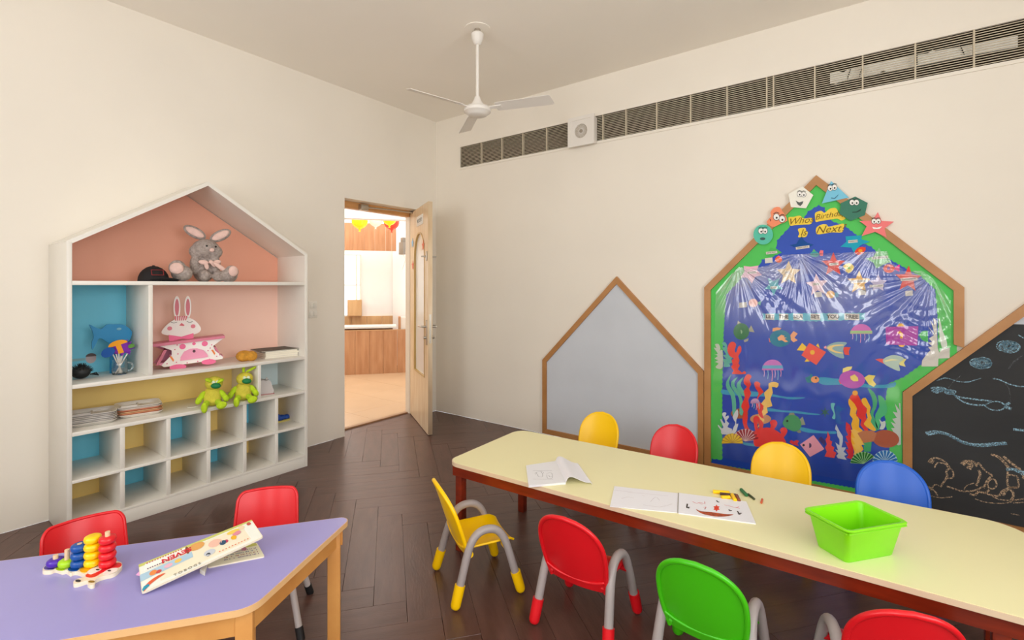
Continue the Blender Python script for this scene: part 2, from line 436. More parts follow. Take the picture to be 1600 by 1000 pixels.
# ------------------------------------------------------------ room beyond the door
OB = Vector((-1.968, 1.318, 0)); UB = Vector((.63, .776, 0)).normalized(); NB = Vector((.776, -.63, 0)).normalized()
def B(u, n, z): return OB+UB*u+NB*n+Vector((0, 0, z))
RB = Matrix(((UB.x, -NB.x, 0, OB.x), (UB.y, -NB.y, 0, OB.y), (0, 0, 1, 0), (0, 0, 0, 1)))    # local x=u, y=-n
def bbox(bm, u0, u1, n0, n1, z0, z1): return box(bm, (u0, -n1, z0), (u1, -n0, z1))
M_FARW = mat('passage_wall_paint', '#f3f1ee', .7)
def bst(name, m, *a):
    bm = bmesh.new(); bbox(bm, *a); o = struct(name, bm, m); o.matrix_world = RB; return o
bst('wall_beyond', M_FARW, -4.2, -.06, -1.1, -.9, 0, CH)
fb = bmesh.new(); p0, p1 = B(-.10, -.9, 0), B(.95, 1.36, 0)
ddx = (p1-p0).normalized(); nn = Vector((ddx.y, -ddx.x, 0))
for q in (0,):
    pts = [tuple(p.xy) for p in (p0, p1, p1+nn*.1, p0+nn*.1)]
    prism(fb, pts, XY, 0, CH)
struct('wall_beyond_right', fb, M_FARW)
bm = bmesh.new(); box(bm, (-6, -3.2, 0), (-5.9, 3, CH)); box(bm, (-6, -3.2, 0), (-T, -3.1, CH)); struct('wall_beyond_left', bm, M_FARW)
struct('ceiling_beyond', BX((-6, -3.2, CH), (-T, 3, CH+.1)), M_FARW)
fl2 = struct('floor_beyond', BX((-6, -3.2, -.06), (-T, 3, -.008)), mat('tile_grout', '#b9a37f', .8))
ts = .6
for i in range(-10, 1):
    for j in range(-6, 6):
        poly = clip([(i*ts+.001, j*ts+.001), ((i+1)*ts-.001, j*ts+.001), ((i+1)*ts-.001, (j+1)*ts-.001), (i*ts+.001, (j+1)*ts-.001)], (-5.9, -3.1), (-T, 3))
        if not poly or i < -8: continue
        bm = bmesh.new(); prism(bm, poly, XY, -.008, 0); obj('tile', bm, M_TILE, fl2, 0)
def bth(name, label, cat): 
    o = thing(name, label, cat); o.matrix_world = RB; return o
def ub(px, n):      # u of the point at lateral pixel px on the plane n = const
    k = _k(px, HY); t_ = (n-(CAM-OB).dot(NB))/k.dot(NB); return (CAM+k*t_-OB).dot(UB)
def bpart(name, m, par, *a, sm=0):
    bm = bmesh.new(); bbox(bm, *a); return obj(name, bm, m, par, sm)
M_PTEAK = mat('pale_teak', '#dcb583', .45, vscale=4, stretch=(5, 5, .7), col2='#c79a68', rand=.3)
cn = bth('reception_counter', 'low counter clad in upright brown wood panels, seen through the open door', 'counter')
cu = .27
for i in range(10):
    u1 = cu-.005-i*.2; bpart('panel', M_TEAK, cn, u1-.197, u1, -.02, (.003 if i % 2 else 0), 0, .635)
bpart('top_rail', mat('rail_wood', '#c79a6c', .4), cn, cu-2.0, cu, -.024, .004, .635, .648)
dk = bth('counter_desk', 'white desk top behind the wooden reception counter front', 'desk')
ud = ub(619, -.3)
bpart('desk_top', M_WHITE, dk, ud-1.6, ud, -.5, -.06, .665, .69); bpart('modesty_panel', M_TEAK, dk, ud-1.6, ud-.05, -.45, -.42, 0, .665)
bs = bth('back_panelling', 'band of pale wood panelling on the wall behind the reception counter', 'wall panelling')
ue = ub(620, -.87)-.0
for i in range(7):
    u1 = min(ue, -.12)-i*.24; bpart('panel', M_PTEAK, bs, u1-.237, u1, -.898, -.87, .5, .80)
cb = bth('wall_cupboard', 'small square wooden cupboard standing on the panelling behind the counter', 'cupboard')
ua, uz = ub(543, -.8), ub(565, -.8)
bpart('body', M_PTEAK, cb, ua, uz, -.898, -.79, .805, 1.07); bpart('door', M_PTEAK, cb, ua+.008, uz-.008, -.79, -.78, .815, 1.06)
wbx = bth('white_unit', 'small white unit with brown side at the right end of the counter', 'unit')
uw = ub(626, -.15)
bpart('body', M_WHITE, wbx, uw, uw+.075, -.26, -.06, .5, .82); bpart('side_panel', M_TEAK, wbx, uw-.035, uw, -.26, -.05, .5, .83)
fs = bth('wood_fascia', 'brown wood fascia boards hanging high above the counter', 'fascia')
uf = ub(619, -.36)
for i in range(10):
    u1 = uf-i*.16; bpart('board', M_PTEAK if i > 4 else M_TEAK, fs, u1-.158, u1, -.4, -.36, 1.84, 2.26)
bst('trim_1', M_FARW, -3.2, .5, .75, .9, 2.165, 2.5)
wd = bth('far_window', 'bright white framed window behind the reception counter', 'window')
bm = bmesh.new(); w0, w1 = ub(530, -.87), ub(563, -.87)
for u in (w0, ub(557, -.87), w1): bbox(bm, u-.012, u+.012, -.9, -.87, .8, 1.8)
for z in (.8, 1.3, 1.79): bbox(bm, w0, w1, -.9, -.87, z, z+.02)
obj('frame', bm, M_WHITE, wd)
bm = bmesh.new(); bbox(bm, w0, w1, -.898, -.885, .81, 1.8); obj('pane', bm, mat('lit_pane', '#ffffff', .5, emit=.9), wd)
# balloon lamps
def balloon(px, py, D, R, m, label, grp=None):
    c = CAM+_k(px, py)*D
    t = thing('balloon_lamp', label, 'lamp', c)
    prof = [(0, R*1.02)]+[(R*math.sin(a), R*math.cos(a)) for a in [PI*i/16 for i in range(1, 15)]]+[(R*.22, -R*1.02), (R*.12, -R*1.12), (R*.09, -R*1.22), (R*.16, -R*1.36), (0, -R*1.36)]
    obj('shade', LT(prof, 28), m, t, 80)
    obj('cord', TB([(0, 0, R), (0, 0, CH-c.z)], .004, 6), M_WHITE, t)
    return t
BYE = mat('glass_yellow', '#ffc61a', .25, emit=.55); BWH = mat('glass_white', '#f1e6dc', .25, emit=.3); BRE = mat('glass_red', '#f0402a', .25, emit=.4)
balloon(562, 345, 6.7, .108, BYE, 'yellow balloon shaped lamp, left one seen through the doorway')
balloon(587, 344, 6.85, .092, BWH, 'white balloon shaped lamp hanging between two yellow ones')
balloon(608.5, 341, 6.6, .094, BYE, 'yellow balloon shaped lamp in front of the red one')
bl = balloon(612, 347, 6.95, .108, BRE, 'red balloon shaped lamp partly behind a yellow one')
obj('pull_string', TB([(0, 0, -.12), (0, 0, -.62)], .002, 5), M_WHITE, bl)
pc = CAM+_k(629.5, 388)*6.45
eb_ = thing('switch_box', 'grey electrical box with cable on the wall beyond the door', 'box', pc, math.atan2(ddx.y, ddx.x)-PI)
obj('cover', BX((-.06, -.03, -.08), (.06, .03, .08), .004), mat('grey_box', '#9b8f80', .5), eb_)
obj('socket', BX((-.04, -.03, .08), (.03, .02, .14), .004), mat('grey_box', '', .5), eb_)
obj('cable', TB([(0, -.0, -.08), (-.02, -.03, -.14), (.02, -.03, -.2), (.06, -.02, -.28)], .004, 6), M_WHITE, eb_)

# ------------------------------------------------------------ light switch
sw = thing('light_switch', 'white plastic switch plate on the wall right of the shelf', 'switch', (0, -1.388, 1.105))
obj('plate', BX((0, -.037, -.068), (.008, .037, .068), .003), M_WHITE, sw)
for z in (-.032, .032):
    for y in (-.017, .017): obj('rocker', BX((.008, y-.013, z-.02), (.013, y+.013, z+.02), .002), M_WHITE, sw)

# ------------------------------------------------------------ louvre grille, exhaust fan
gr = thing('air_grille', 'long beige louvred air grille high on the back wall', 'air vent', (GX0, 0, GZ0))
fr = bmesh.new(); LGX = GX1-GX0; HG = GZ1-GZ0
box(fr, (-.018, -.008, -.02), (LGX+.018, .004, 0)); box(fr, (-.018, -.008, HG), (LGX+.018, .004, HG+.02)); box(fr, (-.018, -.008, 0), (0, .004, HG)); box(fr, (LGX, -.008, 0), (LGX+.018, .004, HG))
obj('frame', fr, M_WALL, gr, 0)
divs = [.617, .868, 1.11, 1.364, 1.589, 1.904, 2.102, 2.348, 2.599, 2.847, 3.094, 3.134, 3.366, 3.611, 3.855, 4.1, 4.345, 4.59, 4.77]
for x in divs: obj('divider', BX((x-.004-GX0, -.004, 0), (x+.004-GX0, .02, HG)), M_LOUV, gr, 0)
xs = [GX0]+divs+[GX1]
for a, b in zip(xs, xs[1:]):
    bm = bmesh.new()
    for i in range(15):
        z = (i+.75)*HG/15.5
        box(bm, (a-GX0+.003, 0, z-.002), (b-GX0-.003, .004, z+.002))
    obj('louvre_slats', bm, M_LOUV, gr, 0, props={'kind': 'stuff'})
du = thing('duct_strip', 'torn white duct strip showing behind the louvres at the right', 'duct', tuple(on_y(1297, 130, .045)))
pts = [(0, .0), (.03, -.012), (.06, .0), (.25, .0), (.26, .012), (.28, 0), (.83, -.012), (.83, .045), (.5, .058), (.49, .07), (.47, .055), (.36, .062), (.1, .066), (.07, .05), (.04, .064), (0, .06)]
bm = bmesh.new(); prism(bm, pts, lambda u, v, w: Vector((u, w, v)), 0, .03); obj('strip', bm, mat('duct_white', '#faf5ec', .7, var=.1, vscale=20), du)
for u, tilt in ((.09, .02), (.15, .02), (.42, 0), (.62, -.02)): obj('wire', TB([(u, -.012, .0), (u+tilt, -.012, .07)], .003, 6), M_BLACK, du)
ex = thing('exhaust_fan', 'white square wall fan housing between the two grille runs', 'exhaust fan', (1.742, 0, 2.563))
obj('housing', BX((-.112, -.06, -.105), (.112, 0, .105), .004), M_FANW, ex)
def ring_plate(nm, o0, i0, y0, y1, m):
    me = plate([roundrect(-o0, -o0, o0, o0, .008), ell(0, 0, i0, i0, 32)] if nm == 'cover' else [roundrect(-o0, -o0, o0, o0, .006), roundrect(-i0, -i0, i0, i0, .006)], abs(y1-y0))
    me.materials.append(m); return obj(nm, me, m, ex, loc=(0, min(y0, y1), 0))
ring_plate('outer_frame', .12, .092, -.078, -.058, M_FANW)
ring_plate('cover', .094, .058, -.072, -.06, M_FANW)
bm = bmesh.new()
for i in range(28):
    a = 2*PI*i/28; tube(bm, [(.014*math.cos(a), -.066, .014*math.sin(a)), (.058*math.cos(a), -.066, .058*math.sin(a))], .0018, 5)
obj('guard_ribs', bm, M_FANW, ex, props={'kind': 'stuff'})
bm = bmesh.new(); lathe(bm, [(.015, 0), (.015, .006), (0, .008)], 20, M=Matrix.Translation((0, -.064, 0)) @ Matrix.Rotation(PI/2, 4, 'X')); obj('hub', bm, mat('grey_box', '', .5), ex)
bm = bmesh.new(); prism(bm, ell(0, 0, .058, .058, 28), XZ, .0605, .062); obj('shutter', bm, mat('shutter_grey', '#b5aa98', .6), ex)

# ------------------------------------------------------------ ceiling fan
fan = thing('ceiling_fan', 'white three blade ceiling fan hanging from a thin rod', 'ceiling fan', (1.56, -1.15, 0))
obj('canopy', LT([(.016, 2.893), (.024, 2.9), (.038, 2.93), (.043, 2.962), (0.03, 2.975), (0, 2.975)]), M_FANW, fan)
obj('ceiling_hook', TB([(0, 0, 2.96), (0, 0, 3.0)], .02), mat('grey_box', '', .5), fan)
obj('ceiling_rose', LT([(.085, 2.996), (.085, 3.0)], 32), M_CEIL, fan)
obj('down_rod', TB([(0, 0, 2.52), (0, 0, 2.9)], .011), M_FANW, fan)
obj('rod_cover', LT([(.05, 2.485), (.043, 2.498), (.026, 2.525), (.018, 2.55), (0, 2.55)]), M_FANW, fan)
obj('motor', LT([(0, 2.42), (.05, 2.422), (.066, 2.43), (.07, 2.436), (.088, 2.448), (.09, 2.465), (.078, 2.48), (.05, 2.487), (0, 2.487)], 36), M_FANW, fan)
for a in (-103, 18, 142):
    bm = bmesh.new()
    pts = roundpoly([(.13, -.042), (.5, -.05), (.515, .046), (.13, .042)], .012)
    prism(bm, pts, lambda u, v, w: Vector((u, v, w+.006*math.cos(v*30))), -.0015, .0015)
    Mx = Matrix.Rotation(math.radians(a), 4, 'Z') @ Matrix.Translation((0, 0, 2.468)) @ Matrix.Rotation(math.radians(-17), 4, 'X')
    bmesh.ops.transform(bm, matrix=Mx, verts=bm.verts); b_ = obj('blade', bm, M_FANW, fan)
    bm = bmesh.new(); box(bm, (.06, -.014, -.003), (.17, .014, .003), rot=Mx); obj('blade_iron', bm, M_FANW, b_)

# ------------------------------------------------------------ house-shaped shelf
SX, Y0, Y1 = .391, -2.972, -1.664
sh = thing('house_shelf', 'tall white house shaped shelf with coloured cubby backs against left wall', 'shelf', (0, 0, 0))
t = .021
ZS, ZP, YM = 1.527, 1.938, (Y0+Y1)/2
def shb(name, lo, hi, m=M_WHITE): return obj(name, BX(lo, hi, .0012), m, sh)
shb('side_panel', (.003, Y0, 0), (SX, Y0+t, ZS-.004)); shb('side_panel', (.003, Y1-t, 0), (SX, Y1, ZS-.004))
sl = math.atan2(ZP-ZS, YM-Y0)
for s in (1, -1):
    ye = Y0 if s == 1 else Y1
    pts = [(ye, ZS), (YM, ZP), (YM, ZP-t/math.cos(sl)), (ye+s*t, ZS+t*math.tan(sl)-t/math.cos(sl)), (ye+s*t, ZS-.004), (ye, ZS-.004)]
    bm = bmesh.new(); prism(bm, pts, YZ, .003, SX); obj('roof_panel', bm, M_WHITE, sh, 0)
za, zb, zc, zd, ze = 1.325, .792, .548, .303, .086
for z, th in ((za, .022), (zb, .021), (zc, .02), (zd, .016), (ze, .016)): shb('shelf_board', (.012, Y0+t, z-th), (SX, Y1-t, z))
shb('plinth', (.03, Y0+t, 0), (SX-.001, Y1-t, ze-.016))
shb('divider', (.012, -2.625, zb), (SX, -2.604, za-.022)); shb('divider', (.012, -2.017, zc), (SX, -1.996, zb-.021))
ys = [Y0+t]+[-2.743, -2.527, -2.3145, -2.0995, -1.89]+[Y1-t]
for y in ys[1:-1]: shb('divider', (.012, y-.011, ze), (SX-.001, y+.011, zd-.016)); shb('divider', (.012, y-.011, zd), (SX-.001, y+.011, zc-.02))
B_SAL, B_BLUE, B_PINK, B_YEL, B_PALE = '#eba98f', '#72cde6', '#fbd2c0', '#ffdd86', '#dcecee'
def back(y0, y1, z0, z1, c, pts=None):
    bm = bmesh.new(); prism(bm, pts or [(y0, z0), (y1, z0), (y1, z1), (y0, z1)], YZ, .004, .012)
    obj('back_panel', bm, mat('panel_'+c[1:], c, .5, var=.02, vscale=3), sh, 0)
back(0, 0, 0, 0, B_SAL, [(Y0+t, za), (Y1-t, za), (Y1-t, ZS-.02), (YM, ZP-.03), (Y0+t, ZS-.02)])
back(Y0+t, -2.625, zb, za-.02, B_BLUE); back(-2.604, Y1-t, zb, za-.02, B_PINK)
back(Y0+t, -2.017, zc, zb-.02, B_YEL); back(-1.996, Y1-t, zc, zb-.02, B_PALE)
for i in range(6):
    a, b = ys[i]+.011*(i > 0), ys[i+1]-.011*(i < 5)
    back(a, b, zd, zc-.02, [B_BLUE, B_YEL][i % 2]); back(a, b, ze, zd-.016, [B_YEL, B_BLUE][i % 2])

# ------------------------------------------------------------ items on the shelf (local X = right in view, -Y = towards the room)
FR = math.radians(72)
def sthing(name, label, cat, px, py, x, group=None, z=None, rz=FR):
    p = on_x(px, py, x); p.z = z if z is not None else p.z
    return thing(name, label, cat, p, rz, group)
# black cap
cap = sthing('baseball_cap', 'black baseball cap lying on the top shelf beside the grey bunny', 'cap', 240, 437, .24, z=za)
bm = bmesh.new(); ball(bm, (0, 0, 0), (.078, .09, .092), sub=3)
for v in list(bm.verts):
    if v.co.z < 0: v.co.z = 0
bmesh.ops.remove_doubles(bm, verts=bm.verts, dist=.0005)
M_CAP = mat('black_fabric', '#1f1c1d', .85, bump=.1, bscale=200)
obj('crown', bm, M_CAP, cap)
bm = bmesh.new(); pts = ell(.05, -.06, .075, .07, 24, -.4); prism(bm, pts, lambda u, v, w: Vector((u, v, w+.02-((u-.05)**2+(v+.1)**2)*2.2)), 0, .004); obj('brim', bm, M_CAP, cap)
bm = bmesh.new(); me = plate([roundrect(-.03, -.018, .03, .018, .002), roundrect(-.027, -.015, .027, .015, .002)], .002); me.materials.append(flat('#8a2c2c')); o = obj('patch_outline', me, None, cap, loc=(.02, -.083, .052)); o.rotation_euler = (-.45, 0, .2)
obj('button', BL((0, 0, .092), (.008, .008, .004)), M_CAP, cap)

# grey plush bunny
S = .0039
bun = sthing('plush_bunny', 'grey plush bunny with pink bow sitting on the top shelf', 'stuffed toy', 318, 439, .23, z=za)
def bp(px, py, d): return ((px-318)*S, d, (440-py)*S)
M_GFUR = mat('grey_plush', '#a79a93', .95, var=.25, vscale=60, bump=.8, bscale=110)
M_PFUR = mat('pink_plush', '#e6c3b8', .95, var=.06, vscale=40, bump=.3, bscale=150)
plushm('body', [(bp(318, 420, 0), (.062, .055, .085)), (bp(321, 387, -.01), (.078, .068, .066)), (bp(310, 391, -.025), (.05, .045, .045)), (bp(332, 391, -.025), (.05, .045, .045)),
    (bp(288, 427, -.09), (.05, .075, .05), (0, 0, .5)), (bp(352, 430, -.09), (.045, .07, .045), (0, 0, -.5)),
    (bp(318, 430, -.06), (.035, .06, .038), (0, 0, .2)), (bp(338, 431, -.07), (.035, .05, .036)),
    (bp(306, 413, -.03), (.03, .04, .06)), (bp(334, 413, -.03), (.03, .04, .06)),
    (bp(282, 419, -.13), (.045, .03, .048)), (bp(355, 424, -.13), (.04, .028, .042))], M_GFUR, bun, .007)
for px, py, rz_, s in ((306, 360, -1.05, 1), (342, 363, 1.02, -1)):
    e = obj('ear', BL(bp(px, py, 0), (.034, .02, .068), (0, rz_, 0)), M_GFUR, bun, 180)
    q = bp(px, py, -.014); obj('inner_ear', BL(q, (.022, .01, .055), (0, rz_, 0)), M_PFUR, e, 180)
obj('foot_pad', BL(bp(281, 420, -.152), (.036, .014, .034), (0, 0, -.15)), M_PFUR, bun, 180)
obj('foot_pad', BL(bp(357, 423, -.149), (.028, .014, .034), (0, 0, .3)), M_PFUR, bun, 180)
obj('nose', BL(bp(328.5, 389, -.078), (.014, .008, .012)), M_PFUR, bun, 180)
obj('eye', BL(bp(321.5, 382.5, -.073), .006), M_BLACK, bun, 180); obj('eye', BL(bp(334, 383, -.07), .006), M_BLACK, bun, 180)
bow = obj('bow', BL(bp(327, 408, -.075), (.012, .012, .012)), M_PFUR, bun, 180)
for c_, r_, a_ in ((bp(317, 409, -.075), (.028, .01, .015), .15), (bp(336, 408, -.07), (.022, .01, .014), -.2), (bp(321, 415, -.08), (.012, .008, .022), -.2), (bp(340, 417, -.11), (.013, .008, .048), -.9), (bp(330, 411, -.08), (.012, .008, .025), -.6)):
    obj('ribbon', BL(c_, r_, (0, a_, 0)), M_PFUR, bow, 180)

# blue fish board leaning on the blue back
fi = sthing('wooden_fish', 'flat blue wooden fish leaning at the back of the blue compartment', 'ornament', 172, 575, .13, z=zb, rz=math.radians(88))
f0 = on_x(172, 575, .13)
fp = [(139, 507), (150, 512), (158, 514), (166, 507), (176, 506.5), (190, 507), (200, 512), (205, 519), (203, 528), (198, 534), (185, 538), (170, 536), (156, 528), (150, 536), (144, 546), (143, 535), (146, 526), (143, 515)]
pts = []
for px, py in smooth(fp, 3):
    q = on_x(px, py, .13); pts.append((q.y-f0.y, q.z-zb))
bm = bmesh.new(); prism(bm, pts, lambda u, v, w: Vector((u, w, v)), -.012, .0); obj('body', bm, mat('fish_blue', '#0f86bd', .45), fi)
pts2 = [(u*.9+.003, v*.96+.01) for u, v in pts]
q = on_x(186, 514, .142); obj('stand', BX((.0, .004, 0), (.05, .012, .17)), mat('fish_blue', '', .4), fi); obj('eye', BL((q.y-f0.y, -.013, q.z-zb), (.012, .003, .008)), flat('#7fb6cc'), fi, 180)

# jar of paper sticks
jr = sthing('glass_jar', 'small glass mug on the shelf holding white craft sticks', 'jar', 187, 582, .2, z=zb)
gjm = mat('clear_glass', '#ffffff', .05, trans=1)
obj('body', LT([(0, 0), (.032, 0), (.036, .01), (.036, .06), (.033, .075), (.036, .085), (.033, .085), (.031, .075), (.034, .06), (.034, .01), (.03, .004), (0, .004)], 28), gjm, jr)
obj('handle', TB([(.035, 0, .065), (.055, 0, .06), (.06, 0, .04), (.052, 0, .02), (.035, 0, .018)], .004, 8), gjm, jr)
for i, (dx, dy, ln, cc, sh_) in enumerate(((-.02, .0, .15, '#7a2a9a', 0), (-.005, -.005, .16, '#f0a020', 1), (.012, .0, .155, '#7d2aa5', 2), (.02, .008, .15, '#6a1f98', 2), (.045, -.004, .15, '#5a8a3a', 3), (-.032, .006, .13, '#1a57a8', 0))):
    stt = thing('craft_stick', ['white stick with a purple paper flower at the left of the jar', 'white stick carrying an orange paper mushroom shape in the jar', 'white stick with a large purple paper flower in the jar', 'white stick with a smaller purple flower behind in the jar', 'white stick leaning right from the jar with a green tip', 'white stick with a blue paper leaf low at the left of jar'][i], 'craft stick', jr.location+Vector((0, 0, .006)), FR, group='craft sticks in the glass jar')
    b0 = Vector((-dx*.4, dy, 0)); b1 = Vector((dx*1.2, dy, ln)); obj('stick', TB([b0, b1], .0032, 8), M_WHITE, stt)
    o2 = [ell(0, -.015, .026, .034, 12), ell(0, 0, .045, .026, 14, 0, 0, PI)+[(-.012, -.002), (-.012, -.05), (.012, -.05), (.012, -.002)], star(0, -.01, .05, .028, 7), ell(0, 0, .012, .016, 10, -.6)][sh_]
    bm = bmesh.new(); prism(bm, o2, lambda u, v, w: Vector((u, w, v)), -.003, 0); o = obj('paper_top', bm, flat(cc), stt, loc=b1-Vector((0, .004+.003*i, -.004))); o.rotation_euler = (0, .3*(i-2), 0)
# black spiky toy
sp = sthing('toy_hedgehog', 'black spiky rubber toy in the lower left of the blue compartment', 'toy', 130, 583, .2, z=zb)
bm = bmesh.new(); ball(bm, (-.01, 0, .036), (.042, .035, .036), sub=3)
obj('body', bm, mat('black_toy', '#15181a', .5), sp, 180)
bm = bmesh.new()
for i in range(70):
    a, b = random.uniform(0, 2*PI), random.uniform(0, PI/2)
    d = Vector((math.cos(a)*math.cos(b), math.sin(a)*math.cos(b), math.sin(b))); c_ = Vector((-.01+d.x*.04, d.y*.033, .036+d.z*.034)); tube(bm, [c_, c_+d*.016], [.003, .0005], 5)
obj('spines', bm, mat('black_toy', '', .5), sp, props={'kind': 'stuff'})
for i in range(3): obj('leg', TB([(.03, -.01+.01*i, .02), (.055, -.012+.01*i, .03-.008*i), (.065, -.012+.01*i, .012)], .003, 6), mat('black_toy', '', .5), sp)
# face sticker
st = sthing('face_sticker', 'small round paper face with a strip stuck on the blue back', 'sticker', 142, 560, .0125, rz=PI/2)
st.location.x = .013
bm = bmesh.new(); prism(bm, ell(0, 0, .024, .028, 20), lambda u, v, w: Vector((u, w, v)), -.002, 0); obj('face', bm, flat('#c8b4b4'), st)
bm = bmesh.new(); prism(bm, ell(0, .012, .024, .018, 14, 0, 0, PI), lambda u, v, w: Vector((u, w, v)), -.004, -.002); obj('hair', bm, flat('#6b5a58'), st)
bm = bmesh.new(); prism(bm, roundrect(-.1, -.008, -.026, .006, .003), lambda u, v, w: Vector((u, w, v)), -.002, 0); obj('strip', bm, flat('#8fb7bd'), st)

# rabbit organiser
og = sthing('rabbit_organiser', 'pink and white rabbit shaped desk organiser with drawer on the shelf', 'organiser', 293, 574, .2, z=zb)
S = .00392
def oq(px, py): return ((px-293)*S, (575-py)*S)
def opl(name, pts, d0, d1, m, par=og):
    bm = bmesh.new(); prism(bm, [oq(*p) for p in pts], lambda u, v, w: Vector((u, w, v)), d0, d1); return obj(name, bm, m, par)
WP, PK, PK2 = flat('#f4efe9', .4), flat('#f2a0bd', .4), flat('#ee6f9a', .4)
frt = opl('front', [(256, 538), (342, 531), (327, 543), (330, 551), (341, 562), (340, 565), (262, 571), (259, 568), (272, 553), (272, 546)], -.07, -.062, WP)
opl('back_plate', [(243, 538), (342, 531), (327, 543), (340, 565), (248, 568), (262, 548)], .05, .058, PK)
opl('shelf_top', [(242, 535), (343, 527), (343, 531), (246, 539)], -.085, .06, mat('pink_top', '#d9788f', .4))
opl('base', [(256, 565), (341, 560), (341, 563), (258, 569)], -.06, .055, PK)
opl('side', [(262, 545), (266, 545), (256, 568), (252, 568)], -.06, .055, mat('pink_top', '', .4)); opl('side', [(328, 545), (331, 545), (340, 563), (336, 563)], -.06, .055, mat('pink_top', '', .4))
hd = opl('head', smooth([(275, 500), (268, 505), (260, 515), (260, 521), (268, 524), (275, 526), (287, 527), (299, 525), (309, 521), (311, 514), (305, 504), (297, 498), (286, 494)], 3), .0, .01, WP)
for x0 in (279, 293.5):
    e = opl('ear', ell(x0, 480, 4.6, 18, 20), .0, .009, WP); opl('inner_ear', ell(x0, 480, 2.8, 13.5, 16), -.002, 0, flat('#d8808c'), e)
opl('bow_tie', [(268, 523), (285, 527), (301, 522), (301, 532), (285, 530), (269, 534)], -.01, -.003, PK2)
for x0, y0, r0 in ((269.5, 513, 3.2), (300.5, 511, 3.2)): opl('cheek', ell(x0, y0, r0, r0, 14), -.002, 0, flat('#e58a98'))
opl('nose', [(282, 509), (285, 505), (289, 508.5), (288, 510)], -.002, 0, flat('#d8707c'))
for i in range(6): opl('fringe', [(276+3*i, 494), (278+3*i, 494), (278+2.6*i, 501), (276.6+2.6*i, 501)], -.002, 0, flat('#d8707c'))
for x0 in (275, 296): opl('eyelash', [(x0-4, 502.5), (x0, 504.5), (x0+4, 503), (x0+4, 503.7), (x0, 505.2), (x0-4, 503.2)], -.002, 0, flat('#555555'))
dr = opl('drawer', [(283, 563), (283.5, 557), (288, 549), (296, 545), (305, 545), (314, 549), (319, 556), (320, 560)], -.078, -.071, PK)
opl('knob', ell(301, 549, 2, 2.2, 14), -.084, -.078, mat('dark_knob', '#5a2a3a', .4), dr)
opl('feet', ell(280, 572.5, 11, 4.2, 18), -.075, -.05, PK2); opl('feet', ell(321, 568, 10, 4.2, 18), -.075, -.05, PK2)
for x0, y0, r0 in ((286, 541, 4.2), (315.5, 538.5, 4.2), (301, 537.5, 2.4)): opl('dot', ell(x0, y0, r0, r0, 14), -.0715, -.07, PK2, frt)
for x0, y0 in ((272, 560), (327, 554)): opl('carrot', [(x0-3, y0-5), (x0+2, y0+4), (x0+3, y0+1), (x0, y0-5)], -.0715, -.07, flat('#ee8a4a'), frt)
for i in range(14): 
    x0, y0 = [(276, 545), (280, 552), (266, 566), (278, 565), (292, 567), (306, 566), (322, 564), (332, 560), (336, 558), (323, 546), (320, 550), (270, 553), (325, 541), (279, 538)][i]
    opl('speck', ell(x0, y0, 1, 1, 6), -.0715, -.07, flat('#d86f8f'), frt)
# mustard knitted hat
kh = sthing('knitted_hat', 'mustard knitted item lying on the shelf left of the papers', 'hat', 384, 561, .27, z=zb)
plushm('knit', [((-.01, 0, .035), (.05, .045, .038)), ((.035, -.01, .032), (.035, .04, .034))], mat('mustard_knit', '#cf9432', .9, var=.2, vscale=50, bump=.7, bscale=90), kh, .005)
# papers / books stack
zz = zb; 
bkl = ['grey paperback at the bottom of the flat stack on the right shelf', 'white thick notebook second from the bottom of the flat stack', 'cream notebook in the middle of the flat stack', 'thin white magazine near the top of the flat stack', 'dark edged folder lying on top of the flat stack']
for i, (th, cc, w_) in enumerate(((.012, '#cfc8bd', .23), (.014, '#ece7dc', .225), (.012, '#d9d0bf', .235), (.01, '#f0ece2', .22), (.006, '#5e594f', .26))):
    p = on_x(432, 556, .2); bk = thing('flat_book', bkl[i], 'book', (p.x, p.y-.01*(i == 4), zz), math.radians(84)+.03*(i % 3-1), 'books stacked flat on the shelf')
    obj('pages', BX((-w_/2+.003, -.1, .0015), (w_/2-.003, .1, th-.0015)), flat('#f0ead8'), bk, 0)
    obj('cover', BX((-w_/2, -.102, 0), (w_/2, .102, .0015)), flat(cc), bk, 0); obj('cover', BX((-w_/2, -.102, th-.0015), (w_/2, .102, th-.0002)), flat(cc), bk, 0)
    zz += th
